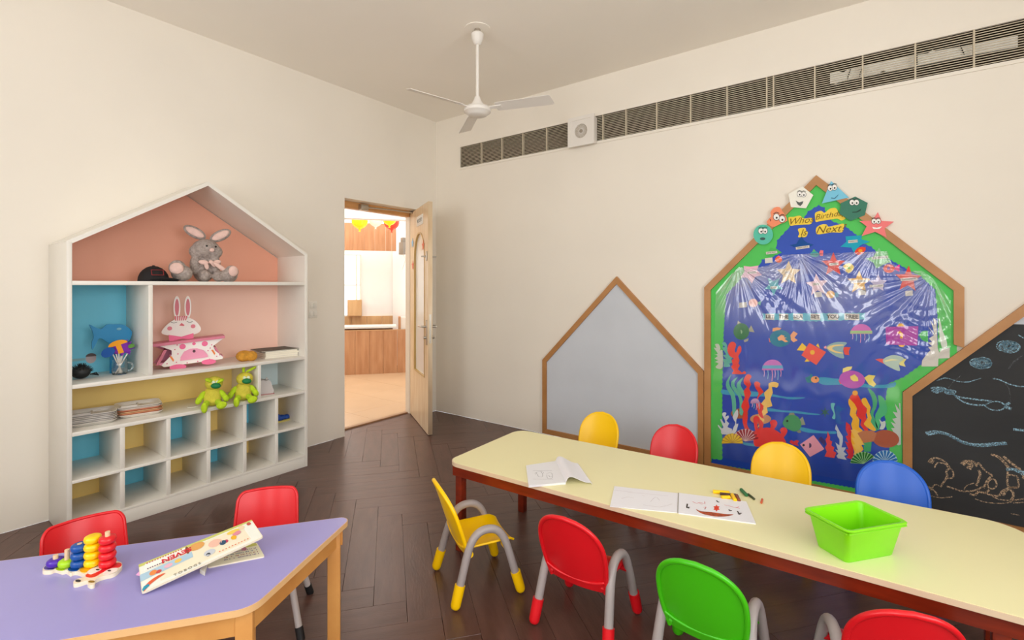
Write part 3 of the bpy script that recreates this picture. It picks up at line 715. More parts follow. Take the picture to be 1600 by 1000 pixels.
# green plush birds
M_LFUR = mat('lime_plush', '#bfe026', .95, var=.12, vscale=40, bump=.6, bscale=120)
M_YFUR = mat('yellow_green_plush', '#dccf48', .95, var=.08, vscale=40, bump=.7, bscale=120)
def bird(px, py, x, label, floppy):
    t_ = sthing('plush_bird', label, 'stuffed toy', px, py, x, 'green plush birds on the shelf edge', z=zc, rz=math.radians(66))
    plushm('body', [((0, 0, .06), (.052, .045, .06)), ((.0, -.005, .03), (.05, .045, .032))], M_YFUR, t_, .006)
    hd = plushm('head', [((.008, -.005, .14), (.05, .046, .044))], M_YFUR, t_, .006)
    for s in (-1, 1):
        plushm('arm', [((s*.056, -.015, .068), (.016, .018, .034), (0, -s*.5, 0)), ((s*.072, -.02, .042), (.018, .02, .026), (0, -s*.4, 0))], M_LFUR, t_, .005)
        plushm('leg', [((s*.03+.0, -.06, .026), (.018, .05, .02)), ((s*.038, -.108, .012), (.018, .022, .034))] if s == -1 else [((s*.034, -.058, .026), (.018, .045, .02), (0, 0, s*.3)), ((s*.052, -.1, .016), (.03, .02, .024), (0, -.3, 0))], M_LFUR, t_, .005)
        if floppy: obj('ear', BL((s*.03+.012, -.032, .165-.01*(s > 0)), (.012, .03, .022), (.3, s*1.2, 0)), M_LFUR, t_, 180)
        else: obj('ear', BL(((.002, 0, .205) if s < 0 else (.045, -.01, .198)), (.009, .008, .034), (0, 0 if s < 0 else 1.1, 0)), M_LFUR, t_, 180)
        obj('eye', BL((.018+s*.011, -.047, .152), (.01, .006, .011)), flat('#dfe6c8'), t_, 180)
    bm = bmesh.new(); ball(bm, (.02, -.052, .13), (.028, .02, .018), (0, .1, 0), 3)
    obj('beak', bm, mat('green_beak', '#0e7a45', .6), t_, 180)
    return t_
bird(332, 633, .335, 'lime plush bird with floppy ears and green beak, left of the pair', True)
bird(380, 623, .335, 'lime plush bird with upright ears and green beak, right of the pair', False)
# plate trays
def tray_mesh(w, d, h):
    bm = bmesh.new(); oo = roundrect(-w/2, -d/2, w/2, d/2, .035, 5)
    inn = [(x*.86, y*.82) for x, y in oo]; bt = [(x*.74, y*.68) for x, y in oo]
    f = lambda L, z: [bm.verts.new((x, y, z)) for x, y in L]
    r = [f(bt, 0), f([(x*.8, y*.75) for x, y in oo], .002), f(oo, h), f([(x*.99, y*.985) for x, y in oo], h+.0015), f(inn, h-.004), f(bt, .005)]
    n = len(oo)
    for a, b in zip(r, r[1:]):
        for k_ in range(n): bm.faces.new((a[k_], a[(k_+1) % n], b[(k_+1) % n], b[k_]))
    bm.faces.new(r[0][::-1]); bm.faces.new(r[-1]); return bm
def trays(px, py, x, n, cols, wher, rz):
    p = on_x(px, py, x); base = None
    for i in range(n):
        t_ = thing('compartment_tray', '', 'tray', (p.x+random.uniform(-.003, .003), p.y+random.uniform(-.003, .003), zc+.0005+i*.0088), rz+random.uniform(-.04, .04), 'plastic compartment trays on the yellow shelf')
        o_ = ['bottom', 'second from bottom', 'third from bottom', 'fourth from bottom', 'second from top', 'topmost'][i]
        t_['label'] = f'white divided plastic tray, {o_} of the {wher} stack'
        b_ = obj('tray', tray_mesh(.215, .18, .02), flat(cols[i % len(cols)], .3), t_)
        obj('rib', BX((-.004, -.06, .004), (.004, .06, .0135), .002), flat(cols[i % len(cols)], .3), t_); obj('rib', BX((-.08, -.004, .004), (-.004, .004, .0135), .002), flat(cols[i % len(cols)], .3), t_)
trays(143, 664, .235, 6, ['#dcd8d2', '#d2cdc8', '#e4e0dc'], 'left', math.radians(78))
trays(217, 648, .22, 6, ['#efe8e0', '#e9a27c', '#e6c79a', '#e59a7a', '#e8e2da'], 'right', math.radians(80))
# grey hippo block
hp = sthing('paper_hippo', 'grey folded animal figure in the small upper right compartment', 'ornament', 410, 611, .24, z=zc)
bm = bmesh.new(); prism(bm, smooth([(-.05, 0), (.06, 0), (.055, .05), (.045, .085), (.03, .1), (.02, .092), (-.005, .1), (-.03, .09), (-.05, .06)], 2), lambda u, v, w: Vector((u, w, v)), -.05, .03)
obj('body', bm, mat('hippo_grey', '#cfcac8', .6), hp)
obj('eye', BL((-.022, -.051, .045), (.005, .003, .005)), M_BLACK, hp, 180); obj('base_mat', BX((-.06, -.07, 0), (.066, .04, .003)), flat('#c58a8a'), hp, 0)
bm = bmesh.new()
for k_ in (-.025, .024): ball(bm, (k_, -.02, .1), (.008, .008, .012))
obj('ears', bm, mat('hippo_grey', '', .6), hp, 180)
# shoe
so = sthing('blue_shoe', 'blue child shoe with yellow sole inside a cubby at right', 'shoe', 441, 655, .17, z=zd, rz=math.radians(100))
bm = bmesh.new()
for i in range(7): pass
plushm('upper', [((-.02, 0, .028), (.05, .026, .022)), ((.03, 0, .024), (.035, .026, .018)), ((-.045, 0, .038), (.022, .024, .028))], mat('shoe_blue', '#1f4aa0', .6), so, .004)
bm = bmesh.new(); prism(bm, smooth([(-.075, -.012), (-.07, -.024), (-.02, -.026), (.03, -.03), (.062, -.022), (.07, 0), (.062, .022), (.03, .03), (-.02, .026), (-.07, .024), (-.075, .012)], 3), XY, 0, .012); obj('sole', bm, flat('#c9b96a'), so)
ct = sthing('loose_string', 'thin white string curled on the shelf beside the left plush bird', 'string', 306, 633, .3, z=zc+.002)
obj('strand', TB(smooth([(-.04, .02, .003), (-.045, 0, .003), (-.02, -.015, .003), (.01, -.01, .003), (.03, 0, .003)], 4, False), .002, 6), M_WHITE, ct)
hk = thing('shelf_clip', 'tiny dark metal clip under the shelf above the yellow back', 'clip', tuple(on_x(350, 577, .02).xy)+(zb-.033,), 0)
obj('clip', BX((-.002, -.02, 0), (.01, .02, .011), .002), M_CHROME, hk)

# ------------------------------------------------------------ wall boards
FT = .026                        # frame thickness from wall
def offset_poly(pts, d):         # inward offset of a CCW polygon
    n = len(pts); out = []
    for i in range(n):
        p0, p1, p2 = Vector(pts[i-1]), Vector(pts[i]), Vector(pts[(i+1) % n])
        a = (p1-p0).normalized(); b = (p2-p1).normalized(); na, nb = Vector((-a.y, a.x)), Vector((-b.y, b.x))
        m_ = (na+nb).normalized(); out.append(tuple(p1+m_*(d/max(.2, m_.dot(na)))))
    return out
def board(name, label, cat, outer, fw, facem, skip=(), y=0, face=None):
    t_ = thing(name, label, cat, (outer[0][0], y, 0)); x0 = outer[0][0]
    inn = offset_poly(outer, fw); n = len(outer)
    for i in range(n):
        if i in skip: continue
        k_ = (i+1) % n; bm = bmesh.new(); q = [outer[i], outer[k_], inn[k_], inn[i]]
        prism(bm, [(u-x0, v) for u, v in q], XZ, .001, FT); obj('frame_rail', bm, M_OAK, t_, 0)
    mid = face or offset_poly(outer, fw*.8)
    bm = bmesh.new(); prism(bm, [(u-x0, v) for u, v in mid], XZ, .001, .011); obj('board_face', bm, facem, t_, 0)
    return t_
wbd = board('house_pinboard', 'blank pale grey house shaped board with oak frame on the back wall', 'board', [(1.336, .012), (2.697, .012), (2.697, .69), (2.032, 1.372), (1.336, .652)], .04, mat('grey_felt', '#cbd0d8', .85, var=.035, vscale=3))
M_GREEN = mat('green_paper', '#4cc656', .6)
bb = board('bulletin_board', 'tall house shaped bulletin board with oak frame and green backing paper', 'board', [(2.701, .012), (3.795, .012), (3.795, .688), (4.059, .962), (4.059, 1.29), (3.376, 1.99), (2.701, 1.287)], .043, M_GREEN, skip=(1, 2), face=[(2.735, .045), (3.797, .045), (3.797, .69), (4.03, .933), (4.03, 1.275), (3.376, 1.945), (2.735, 1.27)])
cbd = board('chalkboard', 'black house shaped chalkboard with oak frame and chalk drawings', 'chalkboard', [(3.799, .012), (5.28, .012), (5.28, .7), (4.54, 1.47), (3.799, .69)], .042, mat('black_cloth', '#333436', .8, var=.12, vscale=2.5, stretch=(.6, 1, 3)))
bm = bmesh.new(); prism(bm, [(4.2-3.799, 1.1), (4.88-3.799, 1.1), (4.54-3.799, 1.42)], XZ, .011, .0125); obj('upper_face', bm, mat('grey_felt', '', .8), cbd)

# paper cut-outs on the bulletin board -------------------------------
def crop(x0, y0, x1, y1, W, H_): return lambda p: (x0+p[0]*(x1-x0)/W, y0+p[1]*(y1-y0)/H_)
C1 = crop(1110, 370, 1240, 500, 1000, 1000); C2 = crop(1230, 370, 1360, 500, 1000, 1000); C3 = crop(1350, 370, 1490, 500, 1077, 1000)
C4 = crop(1110, 490, 1240, 620, 1000, 1000); C5 = crop(1230, 490, 1360, 620, 1000, 1000); C6 = crop(1350, 490, 1490, 620, 1077, 1000)
C7 = crop(1110, 600, 1260, 740, 1071, 1000); C8 = crop(1250, 600, 1420, 760, 1062, 1000); T5 = crop(1140, 270, 1400, 400, 1600, 800)
T6 = crop(1220, 310, 1340, 400, 1333, 1000); BB = crop(1100, 260, 1520, 520, 1600, 990)
BASE_Y = -.0112
def wpt(c, p, y): 
    q = on_y(*c(p), y); return (q.x, q.z)
def lay(l): return .0112+.0016*l
def cutmesh(c, pts, l, org, th=.0011):
    y = -lay(l); P2 = [wpt(c, p, y) for p in pts]
    # drop near-duplicate points
    out = []
    for p in P2:
        if not out or (Vector(p)-Vector(out[-1])).length > .0004: out.append(p)
    bm = bmesh.new(); prism(bm, [(u-org[0], v-org[1]) for u, v in out], XZ, lay(l), lay(l)+th); return bm
def cut(name, label, cat, c, pts, col, l=1, group=None, parent=None, th=.0011, par_l=None):
    """a paper cut-out; returns (object, origin) ; sub-pieces pass parent=(obj,org)"""
    m = flat(col) if isinstance(col, str) else col
    if parent:
        po, org = parent; return (obj(name, cutmesh(c, pts, l, org, th), m, po, 0), org)
    P2 = [wpt(c, p, -lay(l)) for p in pts]; org = (sum(p[0] for p in P2)/len(P2), sum(p[1] for p in P2)/len(P2))
    t_ = thing(name, label, cat, (org[0], 0, org[1]), group=group)
    obj('body', cutmesh(c, pts, l, org, th), m, t_, 0); return (t_, org)
def sub(par, name, c, pts, col, l=2): return cut(name, None, None, c, pts, col, l, parent=par)
def wlabel(par, c, p, txt, size, l, col='#333333', ang_=0, w=None, paper=True, bold=0, shear=0):
    x, z = wpt(c, p, -lay(l)); po, org = par
    if paper:
        w = w or size*len(txt)*.72; h = size*1.25; bm = bmesh.new()
        prism(bm, [(-w/2, -h/2), (w/2, -h/2), (w/2, h/2), (-w/2, h/2)], XZ, 0, .0006)
        o = obj('name_label', bm, flat('#dcd6cc'), po, 0, loc=(x-org[0], -lay(l), z-org[1])); o.rotation_euler = (0, -ang_, 0)
    M_ = Matrix.Translation((x-org[0], -lay(l)-.001, z-org[1])) @ Matrix.Rotation(-ang_, 4, 'Y') @ Matrix.Rotation(PI/2, 4, 'X')
    text('lettering', txt, size, flat(col), po, M_, shear=shear, bold=bold)
ID = lambda p: p
# deep blue sea paper (scalloped)
def scallop(pts, amp, step):
    out = []
    for i in range(len(pts)):
        a, b = Vector(pts[i-1]), Vector(pts[i]); d = b-a; L_ = d.length; n = max(1, int(L_/step)); nrm = Vector((d.y, -d.x)).normalized()
        for k_ in range(n*4): 
            t_ = k_/(n*4); out.append(tuple(a+d*t_+nrm*amp*abs(math.sin(PI*t_*n))))
    return out
sea = [(1128, 718), (1128, 600), (1130, 520), (1134, 460), (1160, 432), (1188, 412), (1190, 405), (1204, 402), (1218, 395), (1212, 388), (1214, 375), (1226, 362), (1235, 352), (1252, 346), (1262, 330), (1272, 324), (1279, 320), (1289, 324), (1291, 332), (1300, 345), (1320, 352), (1338, 366), (1345, 378), (1362, 385), (1372, 395), (1400, 410), (1440, 432), (1462, 452), (1466, 500), (1466, 545), (1440, 570), (1412, 590), (1388, 600), (1382, 640), (1390, 700), (1410, 776), (1340, 764), (1110, 724), (1112, 716)]
seam = mat('blue_paper', '#0a44b4', .5, var=.06, vscale=3)
sea_o = cut('sea_backdrop', 'deep blue scalloped paper sea covering the middle of the bulletin board', 'paper backdrop', ID, scallop(sea[::-1], 1.2, 7), seam, .2)
# title blobs and words
tt = []
def title(label, pts, word, pos, size, ang_):
    b_ = cut('title_strip', label, 'lettering', T6, smooth(pts, 3), '#f2d24a', 2)
    wlabel(b_, T6, pos, word, size*.92, 3.2, '#7a5a22', ang_, paper=False, bold=-.0004, shear=.4)
title('yellow paper strip with the word Whos at the top of the board', [(135, 330), (230, 320), (330, 300), (400, 350), (540, 340), (530, 440), (400, 455), (250, 465), (170, 475), (145, 420)], 'Whos', (340, 390), .062, .05)
title('yellow paper strip with the word Birthday at the top of the board', [(600, 250), (700, 215), (760, 250), (850, 180), (960, 170), (1010, 260), (1100, 320), (1125, 350), (1050, 385), (980, 350), (850, 370), (680, 395), (610, 410), (595, 340)], 'Birthday', (850, 290), .052, .12)
title('small yellow paper strip with the word Is', [(300, 530), (420, 510), (440, 560), (470, 590), (440, 665), (370, 675), (300, 670), (320, 610)], 'Is', (385, 598), .062, .08)
title('yellow paper strip with the word Next and question mark', [(625, 500), (720, 450), (800, 455), (830, 490), (980, 460), (1090, 440), (1095, 500), (1060, 590), (900, 590), (760, 610), (640, 625), (610, 580)], 'Next?', (850, 535), .068, .04)
# banner
bn = cut('word_banner', 'pale blue scalloped banner reading LET THE SEA SET YOU FREE', 'banner', ID, scallop([(1191, 500), (1191, 489), (1352, 488), (1352, 500), (1275, 503)][::-1], 1.3, 9), '#57b7cf', 2)
for wd_, x in (('LET', 1203), ('THE', 1224.5), ('SEA', 1247), ('SET', 1274), ('YOU', 1301.5), ('FREE', 1331)): wlabel(bn, ID, (x, 495), wd_, .031, 3.2, '#3a3633', 0, w=.052 if len(wd_) < 4 else .074, bold=.0009)
# month stars
def month(name, lab, c, pts, col, word, pos, l=2, ang_=.06):
    b_ = cut('paper_star', lab, 'paper star', c, pts, col, l, 'month stars on the bulletin board'); wlabel(b_, c, pos, word, .013, l+1, ang_=ang_); return b_
month('', 'turquoise paper star labelled MARCH near the top right', C2, [(700, -5), (790, -10), (900, -20), (890, 30), (1000, 60), (900, 90), (870, 110), (800, 190), (770, 130), (640, 120), (710, 60)], '#17a4c0', 'MARCH', (790, 55))
month('', 'dark blue paper star labelled FEBRUARY left of centre', C2, [(30, 100), (110, 85), (150, 20), (175, -10), (200, 40), (240, 70), (320, 95), (250, 130), (120, 140)], '#0d4c96', 'FEBRUARY', (185, 128), ang_=.12)
month('', 'green paper star labelled JANUARY at the upper left', C1, [(660, 210), (700, 170), (720, 130), (800, 150), (860, 190), (800, 215), (700, 240)], '#4fb85a', 'JANUARY', (735, 190), ang_=.08)
month('', 'bright red paper star labelled APRIL in the upper middle', C2, star(555, 335, 150, 66), '#e5352b', 'APRIL', (560, 328))
month('', 'pale pink paper star under the red star', C2, star(360, 580, 140, 62, 5, -PI/2-.1), '#e9c9d6', 'JUNE', (350, 568))
month('', 'orange yellow paper star right of the pale pink star', C2, star(865, 550, 145, 65), '#efb63c', 'SEPTEMBER', (865, 535))
month('', 'cream yellow paper star left of the red star', C1, star(940, 440, 150, 70), '#f4d69c', 'MAY', (930, 430))
month('', 'large pink paper star at the left under the film', C1, [(400, 350), (480, 360), (580, 345), (560, 400), (620, 460), (540, 480), (500, 560), (440, 490), (360, 490), (410, 420)], '#ecb6cc', 'AUGUST', (500, 430))
month('', 'red and white paper star at the right under the film', C3, star(530, 510, 165, 72, 5, -PI/2+.05), '#e2483c', 'DECEMBER', (540, 510))
month('', 'pale teal paper star at the left under the film', C1, star(760, 590, 120, 55, 5, PI/2), '#57b4c4', 'JULY', (760, 610))
month('', 'lavender paper star at the right above the purple fish', C3, star(170, 560, 110, 55), '#c9bfe0', 'OCTOBER', (150, 590))
month('', 'light green paper star below the right pin of the film', C3, [(20, 260), (110, 240), (180, 130), (250, 240), (330, 300), (240, 330), (150, 380), (110, 310)], '#7dca86', 'NOVEMBER', (190, 250))
for i, (c_, p_) in enumerate(((C1, (700, 285)), (C2, (370, 695)), (C2, (900, 670)), (C3, (540, 680)), (C1, (390, 820)))):
    q = cut('name_card', ['white name card near the JANUARY star', 'white name card under the pale pink star', 'white name card under the orange yellow star', 'white name card under the red and white star', 'white name card at the far left under the film'][i], 'card', c_, [(p_[0]-45, p_[1]-28), (p_[0]+45, p_[1]-36), (p_[0]+48, p_[1]+26), (p_[0]-42, p_[1]+34)], '#d9d5cc', 2, 'name cards on the bulletin board')
# fish -------------------------------------------------------------
def fish(label, c, body, col, fins, eye=None, l=2, spot=None, grp='paper fish on the sea'):
    b_ = cut('paper_fish', label, 'paper fish', c, body, col, l, grp)
    for f_, fc in fins: sub(b_, 'fin', c, f_, fc, l-.7)
    if eye: sub(b_, 'eye', c, ell(eye[0], eye[1], 12, 12, 10), eye[2] if len(eye) > 2 else '#222222', l+1)
    if spot: sub(b_, 'spot', c, spot[0], spot[1], l+1)
    return b_
fish('round dark green paper fish with grey fins at the left', C4, ell(372, 215, 95, 100), '#2f7a4c', [([(460, 190), (490, 140), (530, 225), (465, 215)], '#a9a890'), ([(320, 150), (330, 85), (385, 125)], '#b3b39c'), ([(400, 320), (460, 295), (450, 330), (410, 345)], '#a9a890')], spot=(ell(360, 220, 24, 26, 14, 0, -1.5, 1.2), '#9cc29a'))
fish('oval teal paper fish with orange fins left of centre', C4, ell(840, 298, 128, 102), '#0f7f9c', [([(745, 215), (750, 175), (800, 165), (855, 175), (820, 205)], '#f5a468'), ([(700, 295), (740, 305), (745, 335), (710, 345)], '#ee7a6a'), ([(960, 260), (1000, 210), (1050, 240), (1010, 290), (1050, 320), (1000, 345), (970, 320)], '#f3ab7c')], spot=([(805, 290), (850, 255), (890, 265), (885, 285), (920, 290), (890, 305), (935, 335), (900, 345), (860, 320), (820, 325)], '#f7b080'))
fish('square coral red paper fish with yellow fins in the middle', C5, [(265, 352), (468, 462), (350, 618), (170, 500)], '#f2564a', [([(115, 440), (180, 352), (232, 400), (210, 448)], '#f5cb3c'), ([(345, 385), (372, 357), (392, 415)], '#f5cb3c'), ([(208, 578), (235, 540), (272, 575)], '#f5cb3c')], spot=(ell(303, 466, 28, 28, 14), '#f5b93c'))
fish('striped cream and blue paper fish with red tail in the middle', C5, smooth([(470, 405), (530, 360), (620, 340), (718, 350), (680, 400), (672, 470), (682, 538), (600, 520), (520, 470)], 3), '#8fb2b8', [([(670, 410), (700, 400), (762, 405), (740, 450), (745, 500), (690, 492)], '#ee4a3e'), ([(440, 400), (470, 385), (475, 420), (445, 418)], '#f0a6b8')], spot=(smooth([(480, 405), (560, 375), (670, 372), (668, 385), (570, 395), (540, 425), (600, 455), (668, 468), (668, 480), (580, 470), (510, 440)], 2), '#f2d38c'))
fish('oval magenta paper fish with yellow fins right of centre', C5, ell(780, 792, 155, 106, 28, .1), '#c256bd', [([(665, 710), (670, 660), (720, 640), (782, 635), (770, 670), (730, 690)], '#f3e283'), ([(925, 770), (980, 735), (1060, 745), (1030, 800), (1070, 850), (1040, 880), (980, 850)], '#f3dc70'), ([(615, 800), (650, 790), (665, 825), (640, 850)], '#ee5a5e')], spot=([(755, 755), (810, 730), (850, 770), (855, 810), (800, 815), (765, 790)], '#f3d976'))
fish('purple rectangle paper fish with yellow fins at the right', C6, [(258, 160), (652, 150), (640, 385), (268, 370)], '#b43eae', [([(395, 155), (420, 120), (460, 118), (495, 152)], '#f3b83a'), ([(405, 368), (500, 375), (470, 402), (430, 398)], '#f3b83a'), ([(655, 260), (700, 210), (765, 205), (770, 350), (700, 320)], '#4cbf66')], spot=([(395, 230), (430, 205), (470, 240), (465, 300), (430, 295), (440, 255)], '#f3b02a'))
fish('striped pale paper fish with red nose at the lower right', C6, smooth([(235, 545), (330, 500), (430, 510), (480, 545), (420, 600), (430, 690), (320, 650), (240, 600)], 3), '#bcd2c6', [([(135, 550), (190, 540), (240, 545), (245, 605), (180, 575)], '#ee5a5a'), ([(430, 540), (510, 545), (480, 590), (500, 640), (430, 620), (415, 590)], '#f0e48c')], spot=(smooth([(250, 565), (330, 545), (420, 560), (330, 565), (260, 580)], 2), '#f0e9b0'))
fish('mid green paper fish with grey fins near the bottom', C7, smooth([(810, 420), (850, 360), (920, 345), (980, 370), (1015, 440), (1000, 500), (940, 530), (860, 500), (815, 460)], 3), '#4a9d68', [([(870, 350), (885, 322), (930, 320), (945, 350)], '#8c8f7a'), ([(990, 400), (1030, 365), (1060, 455), (1010, 460)], '#9ba38c'), ([(960, 530), (1000, 510), (1015, 540), (985, 548)], '#8c8f7a')], eye=(857, 412))
fish('small teal paper fish with orange head on the middle stream', C5, ell(335, 792, 50, 40), '#ef9a5e', [([(215, 770), (270, 750), (285, 720), (310, 750), (285, 790), (300, 830), (240, 830)], '#0f7f8f')], eye=(345, 775))
fish('small orange paper fish with blue tail below the pale pink star', C2, ell(520, 693, 52, 46), '#f0b24a', [([(568, 670), (622, 668), (612, 700), (622, 722), (572, 728)], '#3a9fc4'), ([(455, 692), (475, 680), (475, 705)], '#e8893a')])
fish('small teal paper fish with pink tail left of the red star', C2, ell(330, 210, 55, 34), '#3d9aa0', [([(385, 190), (400, 160), (435, 165), (430, 230), (395, 230)], '#ef7a80'), ([(300, 180), (320, 145), (350, 180)], '#66b86a')])
fish('small yellow paper fish with green spot right of the red star', C2, smooth([(670, 350), (740, 315), (800, 350), (790, 400), (735, 438), (700, 390)], 2), '#f2d872', [([(690, 400), (720, 430), (735, 405)], '#e8c83a')], spot=(ell(742, 375, 18, 14, 10), '#7cc45a'))
fish('small red and orange paper fish at the top right', C2, smooth([(810, 190), (840, 140), (900, 120), (940, 140), (920, 190), (860, 220)], 2), '#ea4a2c', [([(905, 140), (940, 120), (945, 165)], '#e2382c')], spot=(ell(880, 168, 26, 20, 10), '#f2a02c'))
fish('small orange paper fish with pink fin left of the film pin', C1, ell(820, 275, 42, 36), '#f2642c', [([(790, 245), (820, 225), (855, 245), (840, 260)], '#f0649a')])
fish('small coral and purple paper fish above the red and white star', C3, ell(300, 382, 68, 52), '#f25a48', [([(365, 370), (430, 330), (425, 420), (370, 395)], '#f0459a')], spot=(ell(295, 380, 20, 20, 10), '#8a4ab8'))
fish('small pink paper fish at the left under the film', C1, ell(515, 795, 55, 50), '#f0b2a8', [([(560, 790), (610, 770), (600, 830)], '#8fd0b8')])
# jellyfish
def jelly(label, c, dome, col, band, bcol, xs_, y0, y1, l=2):
    b_ = cut('paper_jellyfish', label, 'paper jellyfish', c, dome, col, l, 'paper jellyfish'); sub(b_, 'band', c, band, bcol, l+.9)
    for i, x in enumerate(xs_):
        d_ = (y1-y0)*(.6+.4*((i*7) % 5)/4); sub(b_, 'tentacle', c, [(x-4, y0), (x+5, y0), (x+9, y0+d_*.5), (x+3, y0+d_), (x-4, y0+d_), (x+2, y0+d_*.5)], ['#e8b4d8', '#8cc8d8', '#f2a0b8'][i % 3], l-.7)
jelly('pink and blue paper jellyfish in the left half of the sea', C4, ell(748, 680, 128, 128, 18, 0, PI, 2*PI), '#d27cc8', [(630, 622), (865, 622), (876, 660), (620, 660)], '#6cb4d4', [645, 690, 740, 775, 810, 845], 678, 810)
jelly('pink and green paper jellyfish behind the film at centre right', C5, ell(890, 245, 132, 120, 18, 0, PI, 2*PI), '#d868c0', [(760, 205), (1022, 205), (1022, 240), (755, 240)], '#a3c98c', [785, 830, 880, 930, 980], 245, 350)
jelly('tiny lilac paper jellyfish inside the red coral ring', C7, ell(498, 205, 48, 44, 14, 0, PI, 2*PI), '#c9a0c4', [(450, 195), (546, 195), (550, 215), (446, 215)], '#b98fb8', [465, 485, 510, 530, 545], 210, 290, 4)
# waves
for lab, c_, pts in (('pale blue paper stream at the left below the jellyfish', C7, [(130, 60), (250, 80), (450, 80), (600, 100), (720, 120), (860, 145), (1060, 150), (980, 168), (860, 168), (700, 140), (440, 140), (250, 125), (130, 110)]),
    ('pale blue paper stream running from the coral ring to the starfish', C7, [(600, 270), (700, 275), (800, 295), (950, 300), (1100, 322), (1210, 335), (1210, 345), (1080, 340), (900, 320), (760, 310), (600, 300)]),
    ('teal paper stream between the orange headed fish and magenta fish', C5, [(370, 775), (450, 765), (560, 780), (700, 790), (960, 850), (1180, 855), (1300, 820), (1290, 880), (1150, 895), (900, 885), (640, 855), (480, 860), (385, 835)]),
    ('pale blue paper stream right of the mid green fish', C8, [(0, 420), (80, 435), (200, 460), (345, 462), (345, 488), (200, 480), (80, 475), (0, 450)]),
    ('pale blue paper stream at the bottom left behind the crab', C7, [(360, 650), (500, 670), (620, 690), (620, 710), (480, 695), (380, 680)])):
    cut('paper_stream', lab, 'paper strip', c_, smooth(pts, 2), '#3f9fc4', 1, 'pale blue streams on the sea')
# coral and weed
def weed(label, c, pts, col, l=2, cat='paper seaweed', n=2): return cut('paper_seaweed', label, cat, c, smooth(pts, n) if n else pts, col, l, 'paper seaweed and coral')
weed('grey white paper coral at the left edge, upper one', C4, [(60, 640), (100, 600), (55, 580), (95, 560), (50, 540), (90, 510), (55, 490), (90, 480), (40, 410), (75, 415), (55, 370), (100, 365), (120, 420), (110, 450), (145, 440), (150, 640), (100, 665)], '#c6cfc0', 2)
weed('teal paper coral beside the grey white one at the left', C4, [(160, 640), (165, 590), (140, 540), (195, 550), (150, 500), (190, 490), (140, 410), (180, 400), (135, 360), (170, 340), (200, 380), (205, 450), (230, 510), (285, 500), (250, 550), (265, 590), (225, 600), (240, 635)], '#5eb3a4', 1.5)
weed('red paper coral with rounded branches at the left', C4, [(262, 725), (280, 690), (250, 640), (270, 610), (255, 560), (285, 540), (240, 515), (205, 450), (215, 380), (250, 340), (290, 345), (310, 380), (290, 440), (310, 470), (335, 400), (365, 390), (372, 450), (335, 510), (350, 560), (335, 600), (355, 620), (330, 670), (360, 690), (380, 710), (410, 690), (425, 725)], '#ec4438', 2.4)
for i, pts in enumerate(([(245, 985), (195, 900), (190, 820), (250, 732), (225, 810), (240, 880), (290, 960), (310, 1100), (300, 1240), (270, 1240), (262, 1100)], [(330, 985), (260, 900), (250, 820), (330, 760), (290, 820), (300, 880), (360, 960), (400, 1100), (385, 1220), (350, 1200), (352, 1080)], [(390, 985), (320, 900), (325, 830), (400, 760), (365, 830), (370, 880), (410, 940), (425, 1000)])):
    weed(['sea green wavy paper weed at the left, first strand', 'sea green wavy paper weed at the left, second strand', 'short sea green paper weed strand beside the red coral'][i], C4, pts, '#5fb89c', 1.7)
rp = [(430, 738), (400, 800), (410, 850), (440, 880), (400, 930), (415, 1000), (390, 1060), (370, 1120), (400, 1180), (385, 1260), (400, 1350), (450, 1450), (540, 1480), (600, 1440), (640, 1330), (600, 1270), (575, 1300), (590, 1360), (550, 1410), (480, 1400), (440, 1330), (450, 1250), (440, 1190), (470, 1120), (455, 1040), (490, 960), (465, 900), (490, 850), (470, 800), (495, 760), (470, 730)]
weed('tall wavy red paper weed curling into a ring at the left', C4, rp, '#e83a30', 2.6)
weed('short wavy red paper weed beside the cream one', C4, [(525, 835), (560, 815), (600, 840), (595, 880), (640, 940), (600, 980), (570, 1040), (640, 1110), (620, 1180), (640, 1260), (590, 1230), (560, 1130), (545, 1060), (580, 960), (545, 900)], '#e83a30', 2.5)
weed('wavy cream yellow paper weed below the jellyfish', C4, [(700, 840), (760, 820), (820, 840), (800, 890), (740, 880), (750, 950), (720, 1030), (745, 1110), (680, 1130), (690, 1190), (620, 1240), (650, 1280), (560, 1380), (600, 1290), (575, 1210), (640, 1150), (610, 1080), (660, 1020), (645, 950), (700, 900)], '#f3c768', 2.3)
weed('white branching paper coral above the yellow shell', C7, [(130, 560), (120, 520), (85, 470), (90, 455), (125, 495), (145, 480), (110, 400), (125, 395), (155, 440), (165, 410), (130, 340), (150, 315), (180, 325), (165, 365), (200, 350), (205, 375), (180, 410), (210, 440), (190, 480), (240, 500), (240, 530), (260, 480), (280, 430), (248, 370), (300, 280), (310, 350), (290, 400), (290, 450), (310, 440), (300, 490), (260, 560)], '#d7dbe0', 3)
weed('brown oval paper rock behind the left weed', C7, ell(325, 330, 98, 56, 18), '#a4603c', 1.3, 'paper rock', 0)
weed('tan oval paper rock behind the crab claw', C7, ell(560, 390, 118, 58, 18), '#cf9468', 1.4, 'paper rock', 0)
weed('sea green paper weed strand at the right, left one', C8, [(660, 40), (720, 80), (755, 160), (740, 240), (715, 300), (760, 420), (740, 460), (690, 380), (680, 300), (710, 220), (700, 130)], '#4aae7c', 1.6)
weed('sea green paper weed strand at the right, right one', C8, [(760, 110), (820, 140), (850, 230), (840, 300), (790, 330), (770, 450), (740, 400), (735, 300), (775, 220)], '#52bd7e', 1.6)
